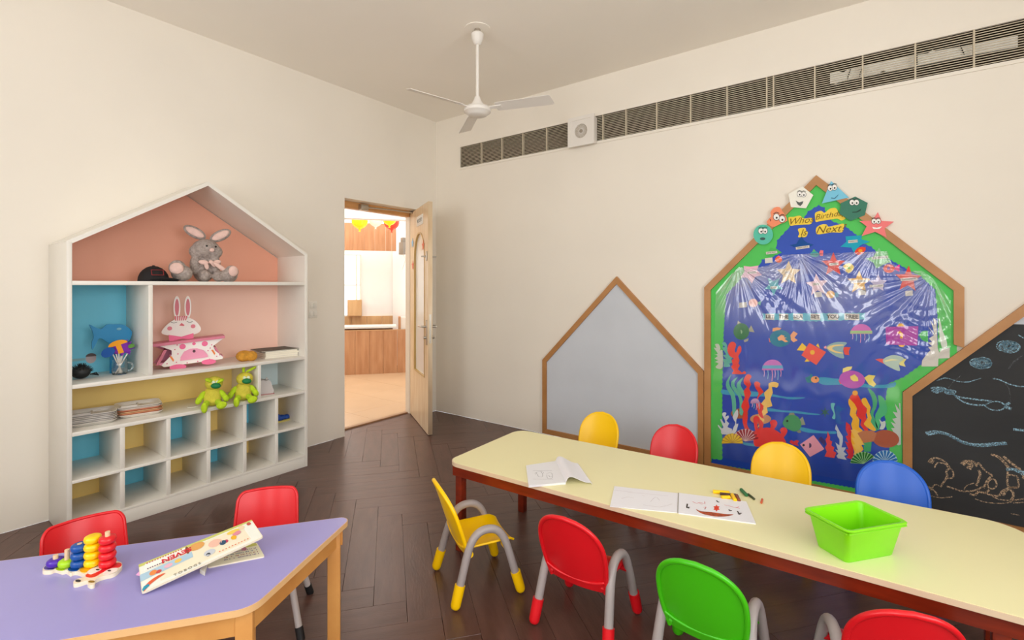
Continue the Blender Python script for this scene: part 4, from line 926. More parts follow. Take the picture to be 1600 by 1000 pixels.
weed('tall wavy yellow paper weed at the right, front one', C8, [(475, 150), (510, 135), (545, 160), (540, 210), (560, 240), (545, 290), (580, 350), (575, 420), (610, 450), (600, 500), (620, 560), (600, 600), (620, 640), (560, 690), (540, 700), (525, 640), (500, 560), (500, 480), (510, 440), (500, 390), (515, 340), (485, 300), (495, 240), (475, 200)], '#f5b72a', 2.5)
weed('tall wavy red paper weed between the two yellow ones', C8, [(485, 130), (520, 95), (560, 100), (590, 150), (615, 200), (655, 250), (640, 300), (650, 350), (620, 390), (665, 440), (650, 470), (590, 400), (600, 350), (550, 310), (560, 250), (530, 190), (500, 160)], '#e5352b', 2.8)
weed('wavy yellow paper weed at the right, back one', C8, [(600, 150), (640, 135), (665, 180), (690, 230), (680, 280), (700, 330), (690, 370), (740, 440), (720, 460), (650, 420), (620, 380), (660, 330), (645, 270), (655, 240), (615, 200)], '#f5bb34', 2.2)
weed('small orange paper ball on top of the tall red weed', C8, ell(538, 88, 27, 25, 16), '#f3a83a', 3.2, 'paper circle', 0)
weed('spiky red paper coral right of the pink square fish', C8, [(240, 708), (262, 660), (245, 620), (262, 590), (248, 540), (265, 520), (270, 460), (295, 520), (290, 550), (315, 560), (305, 600), (335, 620), (325, 655), (355, 670), (335, 722)], '#ef4a4c', 2.6, n=0)
weed('spiky grey white paper coral in the bottom centre', C8, [(355, 700), (375, 680), (345, 640), (372, 648), (345, 570), (385, 600), (385, 540), (365, 510), (360, 460), (342, 440), (352, 393), (385, 460), (418, 510), (418, 560), (405, 620), (450, 620), (425, 660), (460, 690), (430, 700), (455, 740), (370, 725)], '#c5cdd8', 2.7, n=0)
weed('spiky dark red paper coral in the bottom right centre', C8, [(455, 720), (475, 690), (445, 640), (475, 640), (440, 560), (475, 575), (445, 510), (470, 500), (445, 440), (450, 370), (490, 400), (500, 450), (505, 520), (520, 600), (520, 740)], '#d9202c', 2.3, n=0)
weed('spiky yellow paper coral beside the brown paper rocks', C8, [(520, 690), (545, 640), (510, 590), (540, 590), (500, 520), (540, 530), (495, 450), (530, 440), (600, 480), (570, 500), (620, 540), (590, 550), (630, 590), (580, 600), (610, 650), (560, 690)], '#f5c45a', 3.0, n=0)
weed('grey white feathery paper coral at the right edge', C8, [(985, 440), (980, 190), (965, 185), (975, 260), (925, 190), (950, 280), (905, 270), (945, 330), (900, 340), (935, 390), (885, 370), (925, 430), (890, 430), (930, 500), (900, 560), (960, 600), (985, 590)], '#c9d2c8', 1.5, n=0)
weed('small white paper coral above the brown paper rocks', C8, [(775, 440), (790, 400), (770, 340), (800, 370), (830, 360), (835, 400), (815, 440)], '#cdd8d2', 2.4)
weed('reddish brown oval paper rock at the lower right', C8, ell(838, 535, 130, 86, 24, .1), '#b25c3c', 3.1, 'paper rock', 0)
weed('light brown paper rock beside the reddish one', C8, [(560, 480), (620, 455), (700, 455), (750, 480), (720, 560), (620, 575)], '#c27a50', 3.3, 'paper rock', 1)
weed('green paper patch under the brown paper rocks', C8, [(620, 570), (700, 565), (690, 660), (625, 660)], '#3fae6c', 1.4, 'paper patch', 0)
# white scribbled paper patch at the right edge
weed('off white paper grass sheet at the right edge of the board', C6, [(690, 635), (700, 560), (760, 480), (800, 440), (770, 400), (820, 395), (770, 350), (820, 340), (780, 300), (840, 260), (770, 150), (850, 250), (800, 80), (845, 150), (830, 50), (870, 80), (885, 410), (905, 470), (940, 420), (1030, 410), (1030, 535), (895, 540), (890, 635)], '#d8d4cc', 2.2, 'paper sheet', 0)
weed('white painted paper streak at the right edge above the grass sheet', C6, [(900, 60), (925, 120), (940, 200), (985, 300), (1000, 400), (940, 410), (915, 320), (905, 240)], '#dfe8dc', 2.4, 'paper sheet', 2)
# shells
def shell(label, c, cx, cy, R, a0, a1, col, col2, n=9, l=3.4):
    b_ = cut('paper_shell', label, 'paper shell', c, [(cx, cy)]+ell(cx, cy, R, R*.92, n*2, 0, a0, a1), col2, l, 'paper shells at the bottom of the sea')
    for i in range(n):
        a = a0+(a1-a0)*(i+.5)/n; w_ = (a1-a0)/n*.36
        sub(b_, 'ridge', c, [(cx+R*.12*math.cos(a), cy+R*.12*math.sin(a)), (cx+R*.93*math.cos(a-w_), cy+R*.86*math.sin(a-w_)), (cx+R*1.03*math.cos(a), cy+R*.95*math.sin(a)), (cx+R*.93*math.cos(a+w_), cy+R*.86*math.sin(a+w_))], col, l+.8)
    return b_
shell('yellow fan shaped paper shell at the bottom left', C7, 245, 660, 118, PI*.98, PI*2.02, '#f2cc1c', '#c9980e')
shell('dark red fan shaped paper shell beside the yellow shell', C7, 390, 640, 150, PI*1.15, PI*1.95, '#9c1020', '#e8c8c8', l=2.9)
shell('green fan shaped paper shell at the bottom right', C8, 620, 780, 128, PI*1.02, PI*1.8, '#16781c', '#a9d8a0')
shell('blue fan shaped paper shell above the blue chair', C8, 830, 760, 122, PI*1.02, PI*1.98, '#1673bc', '#bfe0ee')
# crab
cr = cut('paper_crab', 'large red paper crab near the bottom left of the board', 'paper crab', C7, smooth([(495, 690), (480, 620), (500, 590), (480, 545), (525, 540), (560, 500), (640, 485), (720, 510), (790, 560), (830, 620), (840, 680), (700, 720), (560, 700)], 3), '#ee3c38', 3)
sub(cr, 'claw', C7, smooth([(510, 550), (485, 440), (480, 380), (510, 355), (545, 370), (555, 400), (530, 420), (525, 480), (545, 530)], 2), '#ee3c38', 3.6)
for x, y in ((705, 440), (818, 525)): sub(cr, 'eye_stalk', C7, smooth([(x-40, y+70), (x-30, y+20), (x-42, y-10), (x-20, y-38), (x+20, y-38), (x+42, y-5), (x+30, y+30), (x-10, y+80)], 2), '#ee3c38', 3.5)
fish('pink square paper fish standing on its corner near the bottom', C8, [(0, 590), (132, 498), (238, 635), (98, 712)], '#f2a4b8', [([(178, 540), (205, 512), (250, 560), (235, 600)], '#3a2a6c')], eye=(35, 597), spot=(ell(92, 600, 20, 24, 14, 0, -1.7, 1.7), '#4a2a5c'))
cut('small_crab', 'tiny red paper crab beside the pink square fish', 'paper crab', C7, smooth([(885, 650), (900, 625), (930, 640), (960, 625), (990, 640), (970, 660), (985, 690), (940, 680), (910, 670)], 2), '#e2303a', 2.6)
sf = cut('paper_starfish', 'tiny dark green paper starfish near the middle right', 'paper starfish', C8, star(245, 275, 52, 16, 6), '#2f6a5c', 2)
shs = cut('paper_seahorse', 'blue paper seahorse with pale teal fin right of centre', 'paper seahorse', C8, smooth([(345, 230), (370, 210), (410, 235), (470, 238), (415, 250), (385, 290), (400, 330), (395, 375), (430, 370), (425, 385), (385, 392), (350, 370), (350, 300)], 3), '#1c62b0', 3)
sub(shs, 'fin', C8, smooth([(300, 190), (345, 190), (330, 230), (345, 300), (340, 345), (312, 330), (330, 290), (310, 250)], 2), '#6fc4c4', 2.3)
# shape faces on the frame (raised on the frame front)
FL = (FT-.0112)/.0016+.6
def face(label, c, pts, col, eyes, mouth, hl=None, n=0):
    b_ = cut('shape_face', label, 'paper face', c, smooth(pts, n) if n else pts, col, FL, 'paper shape faces around the board top', th=.002)
    for x, y, r in eyes:
        e = sub(b_, 'eye_ring', c, ell(x, y, r*1.15, r*1.25, 16), '#3a3a3a', FL+1.35); sub(b_, 'eye', c, ell(x, y, r, r*1.08, 16), '#f4f2ee', FL+1.9); sub(b_, 'eye_ring', c, ell(x, y, r, r*1.08, 16)+[(x+r, y-.01)]+ell(x, y, r*.82, r*.9, 16)[::-1]+[(x+r*.82, y-.01)], '#3a3a3a', FL+2.1) if 0 else None
        sub(b_, 'pupil', c, ell(x+r*.1, y+r*.25, r*.32, r*.38, 10), '#2a2a2a', FL+2.7)
        sub(b_, 'brow', c, [(x-r, y-r*1.25), (x, y-r*1.75), (x+r, y-r*1.35), (x+r, y-r*1.15), (x, y-r*1.5), (x-r, y-r*1.0)], '#3a3a3a', FL+1.4)
    for mp, mc in mouth: sub(b_, 'mouth', c, mp, mc, FL+1.5)
    return b_
face('white pentagon paper face left of the board peak', T5, [(700, 130), (805, 215), (735, 342), (590, 330), (565, 205)], '#f1efe4', [(672, 205, 22), (712, 208, 22)], [([(635, 268), (670, 285), (710, 272), (700, 300), (680, 320), (655, 305)], '#5a5f5c')])
face('light blue triangle paper face right of the board peak', T5, [(975, 78), (1148, 238), (887, 295)], '#7cc8e4', [(968, 148, 24), (1008, 140, 24)], [([(975, 238), (1010, 242), (1050, 205), (1040, 222), (1012, 250), (978, 246)], '#3a6a8a')])
face('dark green hexagon paper face on the right roof frame', T5, [(1208, 228), (1328, 290), (1300, 408), (1165, 462), (1058, 395), (1070, 292)], '#3f7d68', [(1178, 285, 24), (1220, 285, 24)], [([(1180, 375), (1220, 372), (1265, 345), (1260, 365), (1225, 382), (1180, 384)], '#2a4a40')])
face('coral pink star paper face at the right end of the shapes', T5, [(1425, 378), (1462, 462), (1580, 470), (1490, 535), (1510, 622), (1400, 568), (1270, 608), (1318, 515), (1245, 462), (1372, 460)], '#f27f80', [(1388, 466, 22), (1430, 466, 22)], [([(1370, 520), (1415, 528), (1468, 515), (1440, 540), (1385, 542)], '#f4f2ee')])
face('teal round paper face at the left end of the shapes', T5, ell(323, 594, 94, 96, 28), '#5cc4ac', [(302, 560, 24), (340, 560, 24)], [(ell(318, 634, 26, 14, 14), '#3f5f5a')])
face('orange heart shaped paper face on the left roof frame', T5, [(392, 380), (430, 335), (480, 330), (505, 365), (530, 400), (555, 460), (490, 490), (430, 520), (390, 510), (355, 470), (400, 420)], '#f4936c', [(450, 425, 28), (505, 445, 28)], [([(385, 440), (400, 450), (395, 470), (388, 460)], '#a04a3a')], n=2)

# clear plastic film over the sea
fmm = bpy.data.materials.new('clear_plastic_film'); fmm.use_nodes = True; nt = fmm.node_tree; N = nt.nodes; L = nt.links
for n_ in list(N): N.remove(n_)
out = N.new('ShaderNodeOutputMaterial'); tr = N.new('ShaderNodeBsdfTransparent'); gp = N.new('ShaderNodeBsdfPrincipled'); mx = N.new('ShaderNodeMixShader')
gp.inputs['Base Color'].default_value = (.8, .82, .9, 1); gp.inputs['Roughness'].default_value = .16; gp.inputs['Specular IOR Level'].default_value = .9
tc = N.new('ShaderNodeTexCoord'); no = N.new('ShaderNodeTexNoise'); no.inputs['Scale'].default_value = 3.2; no.inputs['Detail'].default_value = 6; no.inputs['Distortion'].default_value = 1.0
sx_ = N.new('ShaderNodeSeparateXYZ'); L.new(tc.outputs['Object'], no.inputs['Vector']); L.new(tc.outputs['Object'], sx_.inputs[0])
mz = N.new('ShaderNodeMapRange'); mz.inputs[1].default_value = .95; mz.inputs[2].default_value = 1.35; mz.inputs[3].default_value = .0; mz.inputs[4].default_value = .2
L.new(sx_.outputs[2], mz.inputs[0])
mn = N.new('ShaderNodeMapRange'); mn.inputs[1].default_value = .4; mn.inputs[2].default_value = .66; mn.inputs[3].default_value = .3; mn.inputs[4].default_value = 1.7; L.new(no.outputs['Fac'], mn.inputs[0])
mu = N.new('ShaderNodeMath'); mu.operation = 'MULTIPLY'; L.new(mz.outputs[0], mu.inputs[0]); L.new(mn.outputs[0], mu.inputs[1])
ly = N.new('ShaderNodeLayerWeight'); ly.inputs[0].default_value = .35
am = N.new('ShaderNodeMath'); am.operation = 'ADD'; am.use_clamp = True; ms = N.new('ShaderNodeMath'); ms.operation = 'MULTIPLY'; ms.inputs[1].default_value = .1
L.new(ly.outputs['Fresnel'], ms.inputs[0]); L.new(ms.outputs[0], am.inputs[0]); L.new(mu.outputs[0], am.inputs[1])
n3 = N.new('ShaderNodeTexNoise'); n3.inputs['Scale'].default_value = 16; n3.inputs['Detail'].default_value = 3; n3.inputs['Distortion'].default_value = 1.5
mp3 = N.new('ShaderNodeMapping'); mp3.inputs['Scale'].default_value = (1, 1, .22); L.new(tc.outputs['Object'], mp3.inputs[0]); L.new(mp3.outputs[0], n3.inputs['Vector'])
bpn = N.new('ShaderNodeBump'); bpn.inputs['Strength'].default_value = .025; bpn.inputs['Distance'].default_value = .008; L.new(n3.outputs['Fac'], bpn.inputs['Height']); L.new(bpn.outputs[0], gp.inputs['Normal'])
L.new(am.outputs[0], mx.inputs[0]); L.new(tr.outputs[0], mx.inputs[1]); L.new(gp.outputs[0], mx.inputs[2])
gg = N.new('ShaderNodeBsdfGlossy'); gg.inputs['Roughness'].default_value = .09; gg.inputs['Color'].default_value = (1, 1, 1, 1); L.new(bpn.outputs[0], gg.inputs['Normal'])
m2_ = N.new('ShaderNodeMixShader'); fr_ = N.new('ShaderNodeMath'); fr_.operation = 'MULTIPLY_ADD'; fr_.inputs[1].default_value = .4; fr_.inputs[2].default_value = .05; fr_.use_clamp = True
L.new(ly.outputs['Fresnel'], fr_.inputs[0]); L.new(fr_.outputs[0], m2_.inputs[0]); L.new(mx.outputs[0], m2_.inputs[1]); L.new(gg.outputs[0], m2_.inputs[2]); L.new(m2_.outputs[0], out.inputs[0])
fpx = [(1118, 456), (1133, 438), (1154, 416), (1170, 420), (1186, 417), (1200, 414), (1222, 398), (1245, 396), (1262, 394), (1300, 388), (1340, 384), (1360, 376), (1374, 372), (1384, 385), (1394, 410), (1418, 424), (1440, 422), (1456, 432), (1474, 452), (1486, 470), (1486, 556), (1458, 576), (1420, 602), (1409, 612), (1409, 768), (1340, 754), (1230, 735), (1112, 713), (1114, 600)]
FYY = -.021
fpoly = [(on_y(*p, FYY).x, on_y(*p, FYY).z) for p in fpx]
def inside(x, z):
    c_ = False; n = len(fpoly)
    for i in range(n):
        (x1, z1), (x2, z2) = fpoly[i-1], fpoly[i]
        if (z1 > z) != (z2 > z) and x < (x2-x1)*(z-z1)/(z2-z1)+x1: c_ = not c_
    return c_
pins = [(on_y(*p, FYY).x, on_y(*p, FYY).z) for p in ((1154, 416), (1248, 397), (1374, 372), (1456, 432))]
random.seed(5)
ph = [[random.uniform(0, 6.28) for _ in range(5)] for _ in pins]
def fold(x, z):
    d = 0; W = 1e-6
    for (px_, pz_), pp in zip(pins, ph):
        dx, dz = x-px_, z-pz_; r = math.hypot(dx, dz)+1e-4; a = math.atan2(dx, -dz)
        wt = math.exp(-r/.09); W += wt
        d += wt*math.exp(-r/.5)*min(1, r/.06)*(.5*math.sin(a*17+pp[0])+.35*math.sin(a*29+pp[1])+.25*math.sin(a*43+pp[2]))*.0085
    d /= W
    w2 = math.exp(-((x-3.85)**2/.02+(z-1.04)**2/.02))
    return d+w2*.002*math.sin(z*110+3*math.sin(x*23))+.0007*math.sin(x*41+2*math.sin(z*5))
bm = bmesh.new(); NX, NZ = 300, 300; x0_, x1_, z0_, z1_ = 2.735, 4.03, .045, 1.5; vv = {}
for i in range(NX+1):
    for j in range(NZ+1):
        x = x0_+(x1_-x0_)*i/NX; z = z0_+(z1_-z0_)*j/NZ
        if inside(x, z): vv[i, j] = bm.verts.new((x, min(-.0165, FYY-.003-fold(x, z)), z))
for i in range(NX):
    for j in range(NZ):
        q = [(i, j), (i+1, j), (i+1, j+1), (i, j+1)]
        if all(k_ in vv for k_ in q): bm.faces.new([vv[k_] for k_ in q])
bmesh.ops.translate(bm, verts=bm.verts, vec=(-3.4, 0, 0))
film = obj('plastic_film', bm, fmm, None, 180, loc=(3.4, 0, 0)); tag(film, 'crinkled clear plastic film pinned over the sea display board', 'plastic film')

# chalk drawings ---------------------------------------------------
def ribbon(bm, pts, w, f, closed=False):
    P = [Vector(p) for p in pts]; n = len(P); Lf = []; Rt = []
    for i, p in enumerate(P):
        t_ = (P[min(i+1, n-1)]-P[max(i-1, 0)]); t_ = t_.normalized() if t_.length else Vector((1, 0)); nr = Vector((-t_.y, t_.x))
        ww = (w[i] if isinstance(w, list) else w)/2
        Lf.append(bm.verts.new(f(*(p+nr*ww)))); Rt.append(bm.verts.new(f(*(p-nr*ww))))
    for i in range(n-1): bm.faces.new((Lf[i], Lf[i+1], Rt[i+1], Rt[i]))
def chalkmat(name, col, lo=.45, hi=.6):
    m = bpy.data.materials.new(name); m.use_nodes = True; nt = m.node_tree; N = nt.nodes; L = nt.links; b = N['Principled BSDF']
    b.inputs['Base Color'].default_value = rgb(col); b.inputs['Roughness'].default_value = .95
    tc = N.new('ShaderNodeTexCoord'); n = N.new('ShaderNodeTexNoise'); n.inputs['Scale'].default_value = 160; L.new(tc.outputs['Object'], n.inputs['Vector'])
    r = N.new('ShaderNodeMapRange'); r.inputs[1].default_value = lo; r.inputs[2].default_value = hi; r.inputs[3].default_value = .25; r.inputs[4].default_value = .95
    L.new(n.outputs['Fac'], r.inputs[0]); L.new(r.outputs[0], b.inputs['Alpha']); return m
CH_B = chalkmat('chalk_blue', '#9fc9de'); CH_T = chalkmat('chalk_tan', '#c9ad8e'); CH_F = chalkmat('chalk_faint', '#6f747a', .5, .7)
D3 = crop(1410, 520, 1600, 640, 1583, 1000); D4 = crop(1420, 640, 1600, 810, 1059, 1000)
def chalk(name, c, strokes, m, l=0):
    bm = bmesh.new(); y = -.0113-l*.0002
    f = lambda u, v: (u-3.799, y-.0002, v)
    for pts, w_ in strokes:
        pts = smooth(pts, 5, False) if len(pts) > 2 else pts
        ribbon(bm, [wpt(c, p, y) for p in pts], w_, f)
    return obj(name, bm, m, cbd, 0)
def scrib(cx, cy, rx, ry, n=9, seed=1):
    r = random.Random(seed); out = []
    for i in range(n):
        k_ = .35+.65*r.random(); ox, oy = r.uniform(-.25, .25)*rx, r.uniform(-.25, .25)*ry
        out.append(([(cx+ox+rx*k_*math.cos(a)+r.uniform(-6, 6), cy+oy+ry*k_*math.sin(a)+r.uniform(-4, 4)) for a in [2*PI*j/12+i for j in range(13)]], .0045))
    return out
chalk('chalk_cloud', D3, scrib(1385, 170, 140, 78, 13, 3), CH_B); chalk('chalk_cloud', D3, scrib(1035, 385, 125, 68, 13, 5), CH_B)
for st_ in (([(450, 625), (540, 590), (620, 600), (730, 635), (850, 640), (930, 620), (1020, 590)], .004), ([(1180, 595), (1260, 610), (1400, 670), (1500, 695), (1600, 700)], .006), ([(1510, 30), (1550, 52), (1600, 80)], .005)): chalk('chalk_line', D3, [st_], CH_B)
chalk('chalk_fish', D3, [([(370, 720), (480, 710), (560, 730), (650, 790), (720, 830), (900, 860), (1160, 890)], .008), ([(380, 750), (450, 780), (540, 745), (640, 780), (720, 850), (820, 910), (950, 940), (1070, 940)], .008), ([(1070, 945), (1130, 910), (1210, 895), (1290, 910), (1340, 950)], .006), ([(1070, 945), (1120, 985), (1210, 1010), (1290, 1000), (1340, 960)], .006), ([(1330, 950), (1400, 910)], .012), ([(1330, 960), (1420, 990)], .014)]+scrib(470, 745, 90, 30, 4, 8)+scrib(620, 775, 70, 30, 4, 9), CH_B, 1)
chalk('chalk_smudge', D3, [([(600, 720), (650, 650), (760, 560)], .004), ([(1380, 470), (1450, 380), (1560, 300)], .006), ([(1320, 640), (1390, 740), (1405, 900)], .004)], CH_F)
chalk('chalk_wave', D4, [([(155, 215), (250, 205), (350, 225), (430, 265), (500, 300), (580, 320), (650, 325), (750, 318), (900, 308)], .016), ([(165, 235), (300, 215), (400, 255), (500, 305), (640, 335), (780, 328), (905, 315)], .008)], CH_B)
chalk('chalk_wave', D4, [([(960, 182), (1059, 190)], .012), ([(895, 550), (950, 548), (1059, 575)], .014), ([(980, 560), (1059, 600)], .01)], CH_B, 2)
tan = [([(180, 485), (205, 455), (260, 445), (330, 480), (370, 530), (345, 570), (350, 620), (290, 710)], .009), ([(235, 535), (265, 490), (330, 500), (365, 535)], .006), ([(365, 520), (405, 570), (405, 625), (350, 630)], .007),
    ([(200, 490), (215, 460)], .02), ([(490, 505), (520, 480), (570, 500), (550, 545)], .02), ([(540, 465), (600, 480), (620, 520), (640, 490), (700, 560), (770, 605)], .008), ([(640, 555), (655, 600), (620, 700)], .01), ([(770, 605), (730, 640), (700, 690), (690, 720)], .008),
    ([(750, 640), (790, 645), (808, 690), (780, 725), (740, 720), (725, 690), (735, 655), (760, 640)], .007), ([(755, 410), (830, 440), (900, 510), (930, 560)], .012), ([(870, 430), (940, 490), (1030, 560), (1059, 640)], .012), ([(910, 570), (912, 700), (1000, 715), (1005, 650), (985, 610), (920, 600)], .008),
    ([(350, 705), (440, 735), (500, 750), (600, 745), (680, 710)], .008), ([(560, 775), (610, 785), (640, 755), (700, 765), (740, 735)], .01), ([(700, 765), (770, 790), (830, 790), (860, 750), (920, 720), (990, 715)], .009), ([(760, 790), (830, 825), (940, 835), (1059, 820)], .006), ([(870, 790), (900, 740), (950, 750), (960, 800), (930, 850)], .01),
    ([(160, 770), (230, 800), (320, 810), (400, 800)], .005), ([(165, 700), (240, 750), (260, 790)], .008), ([(200, 740), (240, 690), (280, 700)], .006), ([(610, 820), (700, 850), (850, 862), (940, 850)], .004), ([(510, 735), (530, 700), (600, 675)], .004), ([(960, 858), (1059, 852)], .005), ([(940, 955), (1020, 972)], .004)]
chalk('chalk_figures', D4, tan, CH_T)

# ------------------------------------------------------------ activity table (cream top)
TZ = .435
ta = thing('activity_table', 'long low table with pale yellow top and dark red wooden apron', 'table', (3.0, -1.5, 0))
def rel(pts, o=(3.0, -1.5)): return [(x-o[0], y-o[1]) for x, y in pts]
top = [(1.952, -1.222), (1.975, -1.868), (4.105, -1.792), (4.115, -1.098)]
tp = roundpoly(top, [.075, .07, .1, .12], 8)
bm = bmesh.new(); prism(bm, rel(tp), XY, TZ-.018, TZ-.001); obj('edge_band', bm, M_EDGE, ta, 30)
inn = offset_poly(tp, .004) if False else [(3.033+(x-3.033)*.9965, -1.49+(y+1.49)*.989) for x, y in tp]
bm = bmesh.new(); prism(bm, rel(inn), XY, TZ-.0012, TZ); obj('laminate_top', bm, M_CREAM, ta, 30)
ins = [(1.985, -1.262), (2.005, -1.852), (4.06, -1.776), (4.07, -1.14)]
for i in range(4):
    a, b = Vector(ins[i]), Vector(ins[(i+1) % 4]); d = (b-a).normalized(); nrm = Vector((-d.y, d.x))
    q = [a, b, b+nrm*.018, a+nrm*.018]; bm = bmesh.new(); prism(bm, rel([tuple(v) for v in q]), XY, TZ-.068, TZ-.018); obj('apron', bm, M_MAHOG, ta, 0)
for x, y in ((2.038, -1.828), (2.04, -1.31), (3.95, -1.757), (4.01, -1.18), (3.03, -1.79), (3.03, -1.22)):
    if x == 3.03: continue
    obj('leg', BX((x-3.0-.019, y+1.5-.019, 0), (x-3.0+.019, y+1.5+.019, TZ-.02), .002), M_MAHOG, ta)

# ------------------------------------------------------------ child chairs
def kid_chair():
    t_ = thing('toddler_chair', '', 'chair', (0, 0, 0), 0)
    r = .0165
    for s in (-1, 1):
        path = []
        key = [(-.143, .012), (-.118, .10), (-.092, .19), (-.07, .245), (-.04, .277), (0, .287), (.04, .277), (.07, .245), (.092, .19), (.118, .10), (.143, .012)]
        for y, z in smooth(key, 4, False): path.append((s*(.152-.022*z/.287), y, z))
        f = obj('side_frame', TB(path, r, 14), M_GREYTUBE, t_, 60)
        for e in (-1, 1):
            b = Vector((s*.1525, e*.1465, 0.004)); u = (Vector((s*.1445, e*.12, .098))-b).normalized()
            pr = [b+u*k_ for k_ in (0, .003, .009, .016, .05, .092)]
            obj('foot_cap', TB(pr, [.008, .0145, .0185, .0205, .021, .0215], 16), P_YEL, f, 60)
    # seat: scooped pan
    def grid(f, nu, nv, th):
        bm = bmesh.new(); V = [[bm.verts.new(f(i/nu, j/nv)) for j in range(nv+1)] for i in range(nu+1)]
        for i in range(nu):
            for j in range(nv): bm.faces.new((V[i][j], V[i+1][j], V[i+1][j+1], V[i][j+1]))
        return bm
    def seat(a, b):
        u = (a-.5)*2; y = -.105+.235*b
        hw = .122-.012*max(0, b-.85)*3
        z = .198+.018*abs(u)**3-.006*(1-u*u)*(1-b)+.004*b
        if b > .86: z -= (b-.86)**1.5*.28
        if b < .12: z += (.12-b)*.1
        return Vector((hw*u*(1 if b < .93 else .97), y, z))
    o = obj('seat', grid(seat, 16, 16, 0), P_YEL, t_, 0); md = o.modifiers.new('s', 'SOLIDIFY'); md.thickness = .009; md.offset = 1
    b2 = o.modifiers.new('b', 'BEVEL'); b2.width = .003; b2.segments = 2; b2.limit_method = 'ANGLE'; b2.angle_limit = math.radians(50); bpy.context.view_layer.update(); bake(o); o.data.shade_smooth(); o.data.set_sharp_from_angle(angle=math.radians(50)); se = o
    # side lugs joining seat to frames
    for s in (-1, 1):
        for y in (-.075, .085): obj('lug', TB([(s*.1, y, .196 if y < 0 else .2), (s*.138, y, .2)], .013, 10), P_YEL, se)
    def hw(v):
        if v < .5: return .112+(.1315-.112)*math.sin(v/.5*PI/2)
        return .1315*math.sqrt(max(0, 1-((v-.5)/.5)**2.5))
    ZB, ZT = .178, .463
    def prof(v): return -.098-.085*v-.018*math.sin(v*PI)*0+.012*(1-v)**3
    def bk(a, b):
        u = (a-.5)*2; v = 1-(1-b)**1.35 if b > 0 else 0
        w_ = max(hw(v), .0); uu = math.sin(u*PI/2)
        x = w_*uu; return Vector((x, prof(v)+.022*(x/.13)**2, ZB+(ZT-ZB)*v))
    bm = grid(bk, 20, 24, 0); bmesh.ops.remove_doubles(bm, verts=bm.verts, dist=.0006)
    o = obj('backrest', bm, P_YEL, t_, 0); md = o.modifiers.new('s', 'SOLIDIFY'); md.thickness = .008; md.offset = 0; bpy.context.view_layer.update(); bake(o); o.data.shade_smooth(); o.data.set_sharp_from_angle(angle=math.radians(60))
    rim = []
    for v in [i/14 for i in range(14)]: rim.append((-hw(v), v))
    top_ = []
    for k_ in range(13):
        th = PI*k_/12; v = .9285+.0715*math.sin(th)
    L_ = [(-hw(i/40), i/40) for i in range(41)]; R_ = [(hw(i/40), i/40) for i in range(39, -1, -1)]
    pth = [Vector((x, prof(v)+.022*(x/.13)**2-.004, ZB+(ZT-ZB)*v)) for x, v in L_+R_]
    obj('rim', TB(pth, .0088, 10), P_YEL, o, 60)
    return t_
proto = kid_chair()
def place(px, py, rz, colm, label, first=[True]):
    if first[0]:
        proto.location = (px, py, 0); proto.rotation_euler = (0, 0, rz); proto['label'] = label; proto['group'] = 'moulded toddler chairs around the cream table'; first[0] = False; return proto
    return dup(proto, (px, py, 0), rz, label, 'moulded toddler chairs around the cream table', {'yellow_plastic': colm} if colm != P_YEL else None)
place(2.268, -1.975, math.radians(-30), P_YEL, 'yellow toddler chair pulled out at the left end of the table, seen from the side')
place(2.772, -1.905, math.radians(2), P_RED, 'red toddler chair between the yellow and green ones, back to the camera')
place(3.24, -1.918, math.radians(1), P_GRN, 'bright green toddler chair in the near row, back to the camera')
place(3.698, -1.825, math.radians(18), P_RED, 'red toddler chair cut by the bottom edge at the lower right')
place(2.235, -.86, PI, P_YEL, 'yellow toddler chair in front of the blank grey board')
place(2.722, -.86, PI, P_RED, 'red toddler chair facing the camera between grey and bulletin boards')
place(3.277, -.86, PI, P_YEL, 'yellow toddler chair in front of the sea bulletin board')
place(3.736, -.86, PI, P_BLU, 'blue toddler chair in front of the bulletin board and chalkboard')

# ------------------------------------------------------------ things on the cream table
# lime bin
bc = Vector((3.622, -1.66)); U = Vector((.147, .184)).normalized(); V_ = Vector((U.y, -U.x))
bi = thing('storage_bin', 'empty lime green plastic bin with rolled rim on the cream table', 'bin', (bc.x, bc.y, TZ), math.atan2(U.y, U.x))
def rr(w_, d_, z, r): return [(x, y, z) for x, y in roundrect(-w_/2, -d_/2, w_/2, d_/2, r, 5)]
lv = [rr(.185, .105, 0, .012), rr(.192, .112, .004, .014), rr(.228, .152, .108, .016), rr(.245, .17, .11, .02), rr(.247, .172, .114, .02), rr(.24, .165, .117, .02), rr(.222, .146, .115, .015), rr(.188, .108, .007, .012)]
bm = bmesh.new(); R_ = [[bm.verts.new(p) for p in l_] for l_ in lv]; n = len(lv[0])
for a, b in zip(R_, R_[1:]):
    for k_ in range(n): bm.faces.new((a[k_], a[(k_+1) % n], b[(k_+1) % n], b[k_]))
bm.faces.new(R_[0][::-1]); bm.faces.new(R_[-1]); obj('tub', bm, P_LIME, bi, 40)
bm = bmesh.new()
for s in (-1, 1):
    tube(bm, [(-.115, s*.079, .104), (.115, s*.079, .104)], .003, 8); tube(bm, [(s*.117, -.075, .104), (s*.117, .075, .104)], .003, 8)
obj('rim_lip', bm, P_LIME, bi)
